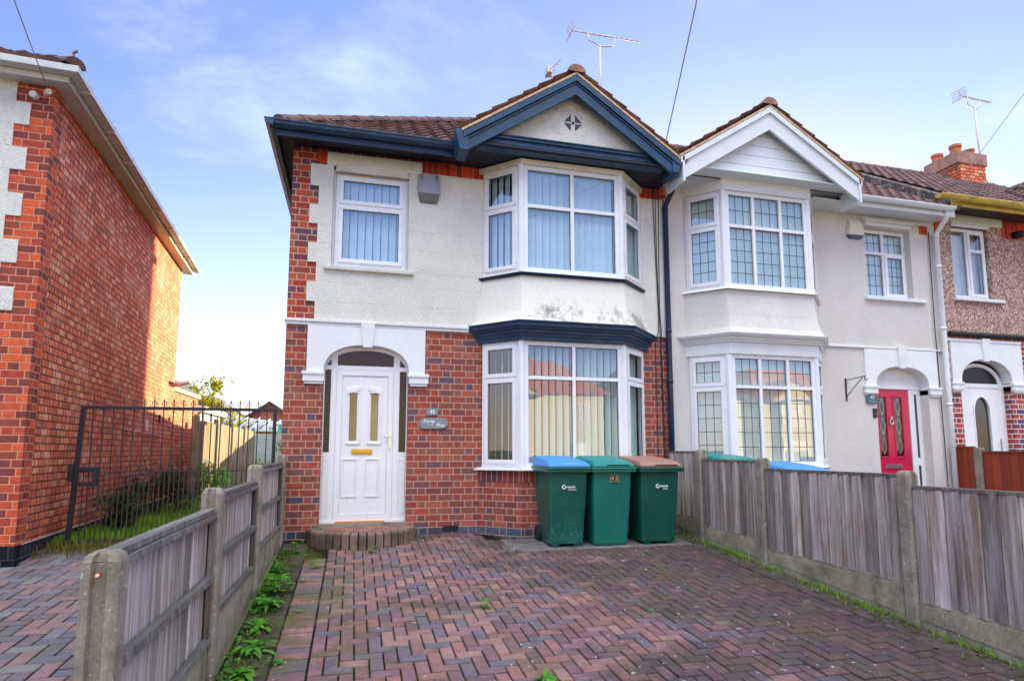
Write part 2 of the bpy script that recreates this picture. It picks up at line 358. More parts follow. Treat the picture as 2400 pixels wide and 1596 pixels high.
# ------------------------------------------------------------------ mesh builder
class MB:
    def __init__(s): s.v = []; s.f = []; s.t = []; s.tone = (1, 1, 1)
    def face(s, pts):
        k = len(s.v); s.v += [Vector(p) for p in pts]; s.f.append(tuple(range(k, k+len(pts)))); s.t.append(s.tone)
    def raw(s, vs, fs):
        k = len(s.v); s.v += [Vector(p) for p in vs]
        for f in fs: s.f.append(tuple(i+k for i in f)); s.t.append(s.tone)
    def box(s, x0, x1, y0, y1, z0, z1):
        s.hexa([(x0, y0, z0), (x1, y0, z0), (x1, y1, z0), (x0, y1, z0)], [(x0, y0, z1), (x1, y0, z1), (x1, y1, z1), (x0, y1, z1)])
    def hexa(s, A, B):
        n = len(A)
        s.raw(list(A)+list(B), [tuple(reversed(range(n)))] + [tuple(range(n, 2*n))] + [(i, (i+1) % n, n+(i+1) % n, n+i) for i in range(n)])
    def loft(s, P, z0, Q, z1): s.hexa([(x, y, z0) for x, y in P], [(x, y, z1) for x, y in Q])
    def prism_y(s, poly, y0, y1): s.hexa([(x, y1, z) for x, z in poly], [(x, y0, z) for x, z in poly])
    def prism_x(s, poly, x0, x1): s.hexa([(x0, y, z) for y, z in poly], [(x1, y, z) for y, z in poly])
    def tube(s, pts, r, n=8, r1=None, cap=True):
        pts = [Vector(p) for p in pts]; k = len(s.v); m = len(pts)
        if r1 is None: r1 = r
        for i, p in enumerate(pts):
            d = (pts[min(i+1, m-1)]-pts[max(i-1, 0)]).normalized()
            a = d.orthogonal().normalized() if i == 0 else (a-d*a.dot(d)).normalized()
            b = d.cross(a); rr = r+(r1-r)*i/(m-1)
            for j in range(n):
                t = 2*math.pi*j/n; s.v.append(p+a*math.cos(t)*rr+b*math.sin(t)*rr)
        for i in range(m-1):
            for j in range(n):
                s.f.append((k+i*n+j, k+i*n+(j+1) % n, k+(i+1)*n+(j+1) % n, k+(i+1)*n+j)); s.t.append(s.tone)
        if cap:
            s.f.append(tuple(reversed(range(k, k+n)))); s.t.append(s.tone)
            s.f.append(tuple(range(k+(m-1)*n, k+m*n))); s.t.append(s.tone)
    def lathe(s, c, prof, n=16):
        k = len(s.v)
        for r, z in prof:
            for j in range(n):
                t = 2*math.pi*j/n; s.v.append(Vector((c[0]+r*math.cos(t), c[1]+r*math.sin(t), c[2]+z)))
        for i in range(len(prof)-1):
            for j in range(n):
                s.f.append((k+i*n+j, k+i*n+(j+1) % n, k+(i+1)*n+(j+1) % n, k+(i+1)*n+j)); s.t.append(s.tone)
    def build(s, name, mat, parent=None, label=None, bev=0, smooth=False, kind=None, cat=None, group=None, origin=None, fix=True):
        """links the collected geometry as ONE mesh object, with metric UVs and the per-face tone"""
        org = Vector(parent_world(parent)) if parent is not None else (Vector(origin) if origin else Vector((0, 0, 0)))
        me = bpy.data.meshes.new(name); me.from_pydata([v-org for v in s.v], [], s.f); me.validate(clean_customdata=False)
        if name in ('wall', 'room') and not bev and len(set(s.t)) == 1:
            bm = bmesh.new(); bm.from_mesh(me); bmesh.ops.remove_doubles(bm, verts=bm.verts, dist=1e-4); bm.to_mesh(me); bm.free(); s.t = [s.t[0]]*len(me.polygons)
        if fix:
            bm = bmesh.new(); bm.from_mesh(me); bmesh.ops.recalc_face_normals(bm, faces=bm.faces); bm.to_mesh(me); bm.free()
        uvl = me.uv_layers.new(name='UVMap'); ca = me.color_attributes.new('tone', 'FLOAT_COLOR', 'CORNER')
        uvl = me.uv_layers['UVMap']; ca = me.color_attributes['tone']     # look both up again: adding a layer moves the first
        me.update()
        ok = len(me.polygons) == len(s.t)
        for p in me.polygons:
            n = p.normal; t = s.t[p.index] if ok else (1, 1, 1)
            hz = abs(n.z) > .8
            if not hz:
                tv = Vector((0, 0, 1)).cross(n); tv.normalize()
                if (abs(tv.x) > abs(tv.y) and tv.x < 0) or (abs(tv.y) >= abs(tv.x) and tv.y < 0): tv = -tv
            for li in p.loop_indices:
                c = me.vertices[me.loops[li].vertex_index].co + org
                uvl.data[li].uv = (c.x, c.y) if hz else (c.dot(tv), c.z)
                ca.data[li].color = (*t, 1)
            p.use_smooth = smooth
        for m_ in (mat if isinstance(mat, (list, tuple)) else [mat]): me.materials.append(MATS[m_])
        o = bpy.data.objects.new(name, me); COL.objects.link(o)
        if parent is not None: o.parent = parent
        else: o.location = org
        if bev:
            b = o.modifiers.new('bev', 'BEVEL'); b.width = bev; b.segments = 2; b.limit_method = 'ANGLE'; b.angle_limit = .6
        if label: o['label'] = label
        if kind: o['kind'] = kind
        if cat: o['category'] = cat
        if group: o['group'] = group
        return o
def parent_world(p):
    v = Vector((0, 0, 0))
    while p is not None: v += p.location; p = p.parent
    return v
def thing(name, label, cat, loc=(0, 0, 0), group=None):
    o = bpy.data.objects.new(name, None); COL.objects.link(o); o.location = loc
    o.empty_display_size = .2; o['label'] = label; o['category'] = cat
    if group: o['group'] = group
    return o
def copy_tree(o, parent=None):
    c = o.copy(); COL.objects.link(c); c.parent = parent
    for ch in list(o.children): copy_tree(ch, c)
    return c
def text(s, size, pos, mat, name, parent, right=(1, 0, 0), up=(0, 0, 1), ext=.001, bold=0.0, shear=0, align='CENTER', label=None):
    cu = bpy.data.curves.new('txt', 'FONT'); cu.body = s; cu.size = size; cu.extrude = ext; cu.offset = bold; cu.shear = shear
    cu.align_x = align; cu.align_y = 'CENTER'; cu.resolution_u = 4
    ob = bpy.data.objects.new('txt', cu); COL.objects.link(ob)
    dg = bpy.context.evaluated_depsgraph_get(); me = bpy.data.meshes.new_from_object(ob.evaluated_get(dg))
    bpy.data.objects.remove(ob); R = Vector(right).normalized(); U = Vector(up).normalized(); N = R.cross(U)
    org = parent_world(parent)
    for v in me.vertices: v.co = Vector(pos)+R*v.co.x+U*v.co.y+N*v.co.z-org
    me.name = name; me.materials.clear(); me.materials.append(MATS[mat])
    o = bpy.data.objects.new(name, me); COL.objects.link(o); o.parent = parent
    if label: o['label'] = label
    return o
class Fr:
    """local frame on a wall: s along it (left to right from outside), d outwards, z up"""
    def __init__(s, A, B):
        s.o = Vector((A[0], A[1], 0)); t = Vector((B[0]-A[0], B[1]-A[1], 0)); s.L = t.length; s.t = t/s.L; s.n = Vector((s.t.y, -s.t.x, 0))
    def p(s, a, d, z): q = s.o+s.t*a+s.n*d; return (q.x, q.y, z)
    def box(s, mb, s0, s1, d0, d1, z0, z1):
        mb.hexa([s.p(s0, d0, z0), s.p(s1, d0, z0), s.p(s1, d1, z0), s.p(s0, d1, z0)], [s.p(s0, d0, z1), s.p(s1, d0, z1), s.p(s1, d1, z1), s.p(s0, d1, z1)])
def ring(fr, mb, s0, s1, z0, z1, d0, d1, w):
    fr.box(mb, s0, s1, d0, d1, z0, z0+w); fr.box(mb, s0, s1, d0, d1, z1-w, z1)
    fr.box(mb, s0, s0+w, d0, d1, z0+w, z1-w); fr.box(mb, s1-w, s1, d0, d1, z0+w, z1-w)

def window(parent, fr, s0, s1, z0, z1, cols, rows, openers=(), d=0, fw=.055, blind=None, lead=None, gname='glass', bgap=.06, bmat='blind_white', name='window', label=None):
    """cols, rows: boundaries as fractions; openers: set of (col,row) carrying a raised sash"""
    W = s1-s0; Hh = z1-z0; cx = [s0+W*c for c in cols]; rz = [z0+Hh*r for r in rows]
    m = MB(); q = .045
    ring(fr, m, s0, s1, z0, z1, d-.07, d, fw)
    for c in cx[1:-1]: fr.box(m, c-q/2, c+q/2, d-.068, d+.002, z0+fw, z1-fw)
    for i in range(len(cx)-1):
        for r in rz[1:-1]:
            a = cx[i]+(fw if i == 0 else q/2); b = cx[i+1]-(fw if i == len(cx)-2 else q/2)
            fr.box(m, a, b, d-.066, d+.004, r-q/2, r+q/2)
    gl = MB(); ld = MB(); gk = MB()
    for i in range(len(cx)-1):
        for j in range(len(rz)-1):
            a = cx[i]+(fw if i == 0 else q/2); b = cx[i+1]-(fw if i == len(cx)-2 else q/2)
            e = rz[j]+(fw if j == 0 else q/2); f = rz[j+1]-(fw if j == len(rz)-2 else q/2)
            gd = d-.03
            if (i, j) in openers:
                ring(fr, m, a-.012, b+.012, e-.012, f+.012, d-.02, d+.022, .05); a += .038; b -= .038; e += .038; f -= .038; gd = d-.005
            gl.face([fr.p(a, gd, e), fr.p(b, gd, e), fr.p(b, gd, f), fr.p(a, gd, f)])
            ring(fr, gk, a-.001, b+.001, e-.001, f+.001, gd-.004, gd+.004, .007)
            if lead:
                n, k = lead[0], lead[1][j]
                for x in range(1, n): fr.box(ld, a+(b-a)*x/n-.004, a+(b-a)*x/n+.004, gd+.001, gd+.004, e, f)
                for y in range(1, k): fr.box(ld, a, b, gd+.0015, gd+.0045, e+(f-e)*y/k-.004, e+(f-e)*y/k+.004)
    w = m.build(name, 'upvc', parent, bev=.004, label=label)
    gl.build('pane', gname, w); gk.build('gasket', 'gasket', w)
    if lead: ld.build('leading', 'gasket', w)
    if blind:
        b = MB(); kind = blind[0]; bd = d-.07-bgap
        if kind == 'v':
            pitch, wd, ang = blind[1:]; x = s0+.03; random.seed(int(s0*977)+int(z0*31))
            while x < s1-.03:
                a = math.radians(ang+random.uniform(-4, 4)); dx = wd/2*math.cos(a); dd = wd/2*math.sin(a)
                P = lambda sx, sd: fr.p(x+sx, bd+sd, 0)[:2]
                b.tone = (1, 1, 1)
                A = [(*P(-dx, -dd), z0+.04), (*P(dx, dd), z0+.04)]
                b.face([A[0], A[1], (A[1][0], A[1][1], z1-.03), (A[0][0], A[0][1], z1-.03)])
                x += pitch
        elif kind == 'h':
            z = z0+.05
            while z < z1-.04:
                b.face([fr.p(s0+.02, bd-.002, z-.004), fr.p(s1-.02, bd-.002, z-.004), fr.p(s1-.02, bd+.003, z+.026), fr.p(s0+.02, bd+.003, z+.026)]); z += .026
        else:
            n = 24
            for i in range(n):
                a = s0+.03+(s1-s0-.06)*i/n; c = s0+.03+(s1-s0-.06)*(i+1)/n; da = .012*math.sin(i*2.1); dc = .012*math.sin((i+1)*2.1)
                b.face([fr.p(a, bd+da, z0+.03), fr.p(c, bd+dc, z0+.03), fr.p(c, bd+dc, z1-.02), fr.p(a, bd+da, z1-.02)])
        b.build('blind', bmat, w, fix=False, smooth=(kind == 'n'))
    return w

def grid_wall(mb, fr, s0, s1, z0, z1, holes, d=0, reveal=.1):
    """wall sheet at distance d with rectangular holes and their reveals"""
    xs = sorted({s0, s1, *[h[0] for h in holes], *[h[1] for h in holes]}); zs = sorted({z0, z1, *[h[2] for h in holes], *[h[3] for h in holes]})
    for a, b in zip(xs, xs[1:]):
        for e, f in zip(zs, zs[1:]):
            cx, cz = (a+b)/2, (e+f)/2
            if a < s0-1e-6 or b > s1+1e-6 or e < z0-1e-6 or f > z1+1e-6: continue
            if any(h[0] < cx < h[1] and h[2] < cz < h[3] for h in holes): continue
            mb.face([fr.p(a, d, e), fr.p(b, d, e), fr.p(b, d, f), fr.p(a, d, f)])
    for h in holes:
        a, b, e, f = h[:4]; r = h[4] if len(h) > 4 else reveal
        mb.face([fr.p(a, d, e), fr.p(a, d-r, e), fr.p(a, d-r, f), fr.p(a, d, f)])
        mb.face([fr.p(b, d, e), fr.p(b, d, f), fr.p(b, d-r, f), fr.p(b, d-r, e)])
        mb.face([fr.p(a, d, f), fr.p(a, d-r, f), fr.p(b, d-r, f), fr.p(b, d, f)])
        mb.face([fr.p(a, d, e), fr.p(b, d, e), fr.p(b, d-r, e), fr.p(a, d-r, e)])

def tiles(mb, O, a, b, smax, xl, xr, ch=.27, rw=.21, lift=.035, seed=1, roll=.03):
    """pantile slope: O eave origin, a along the eave, b up the slope; each course laps the one below"""
    O = Vector(O); a = Vector(a).normalized(); b = Vector(b).normalized(); n = a.cross(b)
    if n.z < 0: n = -n
    rnd = random.Random(seed); r = 0; s = 0
    while s < smax-1e-6:
        s1 = min(s+ch, smax); x0, x1 = xl((s+s1)/2), xr((s+s1)/2); st = rw/4
        k0 = math.floor(x0/st); k1 = math.ceil(x1/st); tn = 1
        for k in range(k0, k1):
            u0 = max(k*st, x0); u1 = min((k+1)*st, x1)
            if u1-u0 < 1e-4: continue
            if k % 4 == 0: tn = rnd.uniform(.62, 1.2)
            mb.tone = (tn, tn*rnd.uniform(.95, 1), tn*rnd.uniform(.93, 1))
            h0 = roll*(.5+.5*math.cos(2*math.pi*u0/rw)); h1 = roll*(.5+.5*math.cos(2*math.pi*u1/rw)); L = lift
            p = lambda u, v, h: O+a*u+b*v+n*h
            mb.face([p(u0, s, h0+L), p(u1, s, h1+L), p(u1, s1+.02, h1+.008), p(u0, s1+.02, h0+.008)])
            mb.face([p(u0, s, -.0), p(u1, s, -.0), p(u1, s, h1+L), p(u0, s, h0+L)])
        s = s1; r += 1
def ridge_tiles(parent, A, B, r=.1, mat='tile_roof', name='ridge_tiles'):
    A = Vector(A); B = Vector(B); L = (B-A).length; n = max(1, round(L/.33)); m = MB(); d = (B-A)/n; sd = d.cross(Vector((0, 0, 1))).normalized()
    up = sd.cross(d).normalized()
    for i in range(n):
        t = random.uniform(.75, 1.1); m.tone = (t, t, t); P = A+d*i; Q = P+d*1.02; rr = (r, r*.9)
        for j in range(8):
            t0 = math.pi*j/8; t1 = math.pi*(j+1)/8
            f = lambda c, R, t: c+sd*math.cos(t)*R+up*(math.sin(t)*R*.85-.03)
            m.face([f(P, rr[0], t0), f(P, rr[0], t1), f(Q, rr[1], t1), f(Q, rr[1], t0)])
        m.face([f(P, rr[0], math.pi*j/8) for j in range(9)])
    return m.build(name, mat, parent)

# ------------------------------------------------------------------ camera, sky, sun
H0 = 1.0013; D0 = 7.5
PITCH = math.atan(158/1400.); YAW = math.radians(14.6)
cam = bpy.data.cameras.new('camera'); co = bpy.data.objects.new('camera', cam); COL.objects.link(co)
fw = Vector((math.sin(YAW)*math.cos(PITCH), math.cos(YAW)*math.cos(PITCH), math.sin(PITCH)))
co.location = (0, -D0, H0); co.rotation_euler = fw.to_track_quat('-Z', 'Y').to_euler()
cam.sensor_width = 36; cam.lens = 1400/2358*36; cam.shift_y = 96/2358; cam.clip_end = 2000; cam.clip_start = .05
scene.camera = co
SUN_AZ = math.radians(33); SUN_EL = math.radians(7.5)          # azimuth measured from +Y towards +X
sund = Vector((math.sin(SUN_AZ)*math.cos(SUN_EL), math.cos(SUN_AZ)*math.cos(SUN_EL), math.sin(SUN_EL)))
sl = bpy.data.lights.new('sun', 'SUN'); sl.energy = 5; sl.angle = math.radians(.6); sl.color = (1, .82, .42)
so = bpy.data.objects.new('sun', sl); COL.objects.link(so); so.rotation_euler = sund.to_track_quat('Z', 'Y').to_euler(); so.location = (5, 5, 20)
world = bpy.data.worlds.new('World'); scene.world = world; world.use_nodes = True
def build_world():
    nt = world.node_tree; nt.nodes.clear(); N = nt.nodes.new; L = nt.links.new
    out = N('ShaderNodeOutputWorld'); bg = N('ShaderNodeBackground'); bg.inputs[1].default_value = SKY_STRENGTH
    sky = N('ShaderNodeTexSky'); sky.sky_type = 'NISHITA'; sky.sun_disc = False; sky.sun_elevation = SUN_EL; sky.sun_rotation = SUN_AZ
    sky.air_density = 1.0; sky.dust_density = .3; sky.ozone_density = 2.0
    geo = N('ShaderNodeTexCoord'); nrm = N('ShaderNodeVectorMath'); nrm.operation = 'NORMALIZE'; L(geo.outputs['Generated'], nrm.inputs[0])
    sp = N('ShaderNodeSeparateXYZ'); L(nrm.outputs[0], sp.inputs[0])
    def mt(op, a, b=None, clamp=False):
        m = N('ShaderNodeMath'); m.operation = op; m.use_clamp = clamp
        for i, v in enumerate((a, b)):
            if v is None: continue
            if isinstance(v, (int, float)): m.inputs[i].default_value = v
            else: L(v, m.inputs[i])
        return m.outputs[0]
    def mr(x, a, b, c, d):
        m = N('ShaderNodeMapRange'); m.interpolation_type = 'SMOOTHSTEP'; L(x, m.inputs[0])
        for i, v in enumerate((a, b, c, d)): m.inputs[i+1].default_value = v
        return m.outputs[0]
    # cloud layer seen in plan (x/z, y/z), so that wisps foreshorten towards the horizon
    zz = mt('ADD', mt('MAXIMUM', sp.outputs[2], 0.), .12)
    cb = N('ShaderNodeCombineXYZ'); L(mt('DIVIDE', sp.outputs[0], zz), cb.inputs[0]); L(mt('DIVIDE', sp.outputs[1], zz), cb.inputs[1])
    mp = N('ShaderNodeMapping'); mp.inputs['Rotation'].default_value = (0, 0, .5); mp.inputs['Scale'].default_value = (1.0, 1.5, 1); mp.inputs['Location'].default_value = CLOUD_LOC
    L(cb.outputs[0], mp.inputs[0])
    n1 = N('ShaderNodeTexNoise'); n1.inputs['Scale'].default_value = 1.25; n1.inputs['Detail'].default_value = 9; n1.inputs['Roughness'].default_value = .6; n1.inputs['Distortion'].default_value = .5
    L(mp.outputs[0], n1.inputs['Vector'])
    # thin wisps ahead; an unseen bright veil behind the camera, added to light the fronts
    back = mt('MULTIPLY', mr(sp.outputs[1], .35, -.35, 0, 1), mr(sp.outputs[2], .5, .8, 0, 1))     # where the added fill veil sits, high overhead and behind
    left = mr(sp.outputs[0], .1, -.55, 0, 1)
    low = mr(sp.outputs[2], .42, .02, 0, 1)
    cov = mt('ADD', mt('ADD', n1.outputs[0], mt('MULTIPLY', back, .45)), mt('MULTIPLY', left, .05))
    cl = mr(cov, .50, .88, 0, 1)
    haze = mt('MULTIPLY', low, mt('ADD', mt('MULTIPLY', left, .8), .1))
    k = mt('MAXIMUM', mt('MULTIPLY', cl, .8), haze, True)
    hsv = N('ShaderNodeMix'); hsv.data_type = 'RGBA'; hsv.blend_type = 'MULTIPLY'; hsv.inputs[0].default_value = 1
    L(sky.outputs[0], hsv.inputs[6]); hsv.inputs[7].default_value = (*SKY_TINT, 1)
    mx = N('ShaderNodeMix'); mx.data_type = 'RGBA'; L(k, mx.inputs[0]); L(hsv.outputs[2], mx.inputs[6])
    cc = N('ShaderNodeMix'); cc.data_type = 'RGBA'; L(back, cc.inputs[0]); cc.inputs[6].default_value = (*[c/SKY_STRENGTH for c in CLOUD_FRONT], 1); cc.inputs[7].default_value = (*[c/SKY_STRENGTH for c in VEIL_FILL], 1)
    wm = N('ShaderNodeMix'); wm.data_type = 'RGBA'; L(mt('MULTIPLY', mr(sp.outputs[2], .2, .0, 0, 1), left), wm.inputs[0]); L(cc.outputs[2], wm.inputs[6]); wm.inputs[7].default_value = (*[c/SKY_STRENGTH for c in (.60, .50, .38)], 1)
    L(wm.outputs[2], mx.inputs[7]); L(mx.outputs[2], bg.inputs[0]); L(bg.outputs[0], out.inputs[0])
SKY_STRENGTH = .1; SKY_TINT = (1.62, 1.36, 2.0); CLOUD_LOC = (2.3, 0.7, 0); CLOUD_FRONT = (.46, .5, .56); VEIL_FILL = (2.2, 2.3, 2.3)
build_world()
scene.view_settings.view_transform = 'Standard'; scene.view_settings.look = 'None'; scene.view_settings.exposure = 1.38; scene.view_settings.gamma = 1
scene.render.engine = 'CYCLES'
scene.cycles.max_bounces = 7; scene.cycles.diffuse_bounces = 4; scene.cycles.glossy_bounces = 3; scene.cycles.transparent_max_bounces = 12
scene.cycles.caustics_reflective = False; scene.cycles.caustics_refractive = False; scene.cycles.sample_clamp_indirect = 4

# ------------------------------------------------------------------ the setting
def sheet(name, x0, x1, ys, dz, mat, kind='structure', nx=2):
    m = MB()
    for i in range(nx):
        a = x0+(x1-x0)*i/nx; b = x0+(x1-x0)*(i+1)/nx
        for y0, y1 in zip(ys, ys[1:]):
            m.face([(a, y0, gz(y0)+dz), (b, y0, gz(y0)+dz), (b, y1, gz(y1)+dz), (a, y1, gz(y1)+dz)])
    return m.build(name, mat, kind=kind, fix=False)
sheet('ground', -600, 600, [-600, -60, -8.5, 0, 60, 900], -.06, 'ground_far')
sheet('pavement', -40, 50, [-11.6, -8.9], -.02, 'concrete_slab')
sheet('road', -60, 70, [-19.5, -11.75], -.05, 'asphalt')
m = MB(); m.box(-60, 70, -11.75, -11.6, gz(-12)-.1, gz(-12)+.0); m.build('kerb', 'concrete_slab', kind='structure')
sheet('lawn', -3.25, -.82, [.06, 14.2], .0, 'lawn_base')
sheet('back_gardens', -60, 60, [14.2, 26], -.02, 'lawn_base')

def herring(name, x0, x1, y0, y1, cell, mat, seed, x_off=0, rot=False, clipf=None):
    """block paving: each block a real chamfered block with its own height and tint"""
    rnd = random.Random(seed); m = MB(); g = .0052
    ni = int((x1-x0)/cell)+3; nj = int((y1-y0)/cell)+3
    def block(a, b, c, d):
        a = max(a, x0); b = min(b, x1); c = max(c, y0); d = min(d, y1)
        if b-a < .03 or d-c < .03: return
        if clipf and clipf((a+b)/2, (c+d)/2): return
        a += g; b -= g; c += g; d -= g
        dz = rnd.uniform(-.003, .003)+.004*math.sin(a*2.1+c*1.3)-.012*math.exp(-((a-2.4)**2+(c+2.6)**2)/.3); tx = rnd.uniform(-.012, .012); ty = rnd.uniform(-.02, .02)
        r = rnd.random(); m.tone = (r, rnd.random(), 1); e = .005
        def z(x, y, o): return gz(y)+dz+o+tx*(x-(a+b)/2)+ty*(y-(c+d)/2)
        P = [(a, c), (b, c), (b, d), (a, d)]; Q = [(a+e, c+e), (b-e, c+e), (b-e, d-e), (a+e, d-e)]
        lo = [(x, y, z(x, y, -.02)) for x, y in P]; mi = [(x, y, z(x, y, -.004)) for x, y in P]; hi = [(x, y, z(x, y, 0)) for x, y in Q]
        m.raw(lo+mi+hi, [(8, 9, 10, 11)]+[(i, (i+1) % 4, 4+(i+1) % 4, 4+i) for i in range(4)]+[(4+i, 4+(i+1) % 4, 8+(i+1) % 4, 8+i) for i in range(4)])
    for i in range(-2, ni):
        for j in range(-2, nj):
            k = (i-j) % 4; X = x0+i*cell+x_off; Y = y0+j*cell
            if k == 0: block(X, X+2*cell, Y, Y+cell)
            elif k == 3: block(X, X+cell, Y, Y+2*cell)
    return m, block
sheet('driveway_bed', -.72, 4.1, [-8.5, -7, -5, -3, -1.5, 0], -.013, 'moss_joint', nx=1)
drv, blk = herring('driveway', -.22, 3.84, -8.0, -.42, .088, 'paver', 3)
drvb, _ = herring('driveway', -.22, 3.84, -.42, -.005, .088, 'paver', 4, clipf=lambda x, y: x > 1.5)
def course(m, x0, x1, y0, y1, n, along_y, seed):
    rnd = random.Random(seed)
    for i in range(n):
        if along_y: a, b, c, d = x0, x1, y0+(y1-y0)*i/n, y0+(y1-y0)*(i+1)/n
        else: a, b, c, d = x0+(x1-x0)*i/n, x0+(x1-x0)*(i+1)/n, y0, y1
        g = .004; e = .005; a += g; b -= g; c += g; d -= g; r = rnd.random(); m.tone = (r, r, 1); o = rnd.uniform(-.003, .003)
        P = [(a, c), (b, c), (b, d), (a, d)]; Q = [(a+e, c+e), (b-e, c+e), (b-e, d-e), (a+e, d-e)]
        V = [(x, y, gz(y)+o-.02) for x, y in P]+[(x, y, gz(y)+o-.004) for x, y in P]+[(x, y, gz(y)+o) for x, y in Q]
        m.raw(V, [(8, 9, 10, 11)]+[(i_, (i_+1) % 4, 4+(i_+1) % 4, 4+i_) for i_ in range(4)]+[(4+i_, 4+(i_+1) % 4, 8+(i_+1) % 4, 8+i_) for i_ in range(4)])
course(drv, -.435, -.225, -8, -.95, 80, True, 5)
drv.v += []; k0 = len(drv.v); drv.v += drvb.v; drv.f += [tuple(i+k0 for i in f) for f in drvb.f]; drv.t += drvb.t
drv.build('driveway', 'paver', kind='structure', fix=False)
nd, _ = herring('x', -7.5, -.88, -8.0, -.02, .105, 'paver_grey', 9, clipf=lambda x, y: x < -3.05 and y > -.75)
nd.build('neighbour_driveway', 'paver_grey', kind='structure', fix=False)
sheet('neighbour_driveway_bed', -7.6, -.85, [-8.5, -7, -5, -3, -1.5, 0], -.008, 'moss_joint', nx=1)
# mossy strip of old slabs along the left fence, dirt strip along the right fence
rnd = random.Random(2); m = MB()
for i in range(17):
    y = -8.2+i*.47; m.tone = (1, 1, 1)
    m.hexa([(-.70, y, gz(y)-.05), (-.445, y, gz(y)-.05), (-.445, y+.46, gz(y+.46)-.05), (-.70, y+.46, gz(y+.46)-.05)],
           [(-.70, y, gz(y)-.004+rnd.uniform(-.004, .004)), (-.445, y, gz(y)-.004), (-.445, y+.46, gz(y+.46)-.004), (-.70, y+.46, gz(y+.46)+rnd.uniform(-.006, .002))])
m.build('edging_slabs', 'soil', kind='structure')
m = MB()
for i in range(9):
    y = -8.2+i*.91; m.hexa([(3.85, y, gz(y)-.05), (4.02, y, gz(y)-.05), (4.02, y+.9, gz(y+.9)-.05), (3.85, y+.9, gz(y+.9)-.05)],
           [(3.85, y, gz(y)+.0), (4.06, y, gz(y)+.002), (4.06, y+.905, gz(y+.9)+.004), (3.85, y+.905, gz(y+.9)+.001)])
simple('edging_mossy', (92, 80, 80), .9, .35, 8, bump=.8, bscale=40, bdist=.012, dirt=(64, 68, 40), dirtamt=.95, dscale=5)
m.build('kerb_edging', 'edging_mossy', kind='structure', bev=.01)
m = MB(); m.hexa([(1.7, -1.02, gz(-1.02)-.05), (3.86, -1.02, gz(-1.02)-.05), (3.86, -.42, gz(-.42)-.05), (1.7, -.42, gz(-.42)-.05)], [(1.7, -1.02, gz(-1.02)+.006), (3.86, -1.02, gz(-1.02)+.006), (3.86, -.42, gz(-.42)+.006), (1.7, -.42, gz(-.42)+.006)])
m.build('concrete_pad', 'concrete_slab', kind='structure', bev=.008)
sheet('neighbouring_front_garden', 4.2, 40, [-8.5, -4, 0], -.012, 'concrete_slab')

# ------------------------------------------------------------------ helpers for the terrace
FW = Fr((0, 0), (1, 0))
class Bay:
    def __init__(s, xl, xfl, xfr, xr, d): s.q = (xl, xfl, xfr, xr, d)
    def poly(s, o=0, back=0.0):
        xl, a, b, xr, d = s.q; k = .42
        return [(xl-o, back), (xl-o, 0), (a-o*k, -d-o), (b+o*k, -d-o), (xr+o, 0), (xr+o, back)]
    def facets(s, o=0):
        P = s.poly(o); return Fr(P[1], P[2]), Fr(P[2], P[3]), Fr(P[3], P[4])
def shell(mb, P, z0, Q=None, z1=1, cap=True):
    """canted band without its back face"""
    Q = Q or P
    for i in range(1, 4): mb.face([(*P[i], z0), (*P[i+1], z0), (*Q[i+1], z1), (*Q[i], z1)])
    if cap: mb.face([(*p, z1) for p in Q]); mb.face([(*p, z0) for p in P])
def slab(mb, rows, holes, d1=.022, x1=None, ob=None):
    """rows: (z0, z1, xleft, xright)"""
    for z0, z1, xa, xb in rows:
        cuts = sorted({z0, z1, *[h[2] for h in holes if z0 < h[2] < z1], *[h[3] for h in holes if z0 < h[3] < z1]})
        for e, f in zip(cuts, cuts[1:]):
            c = (e+f)/2; seg = [(xa, xb)]
            for h in holes:
                if h[2] < c < h[3]:
                    ns = []
                    for a, b in seg:
                        if h[0] > a: ns.append((a, min(b, h[0])))
                        if h[1] < b: ns.append((max(a, h[1]), b))
                    seg = [q for q in ns if q[1]-q[0] > 1e-4]
            for a, b in seg: mb.box(a, b, -d1, -.001, e, f)
def arch_z(x, xc, a, zs, rise, n=2.3):
    t = min(1, abs(x-xc)/a); return zs+rise*(1-t**n)**(1/n)
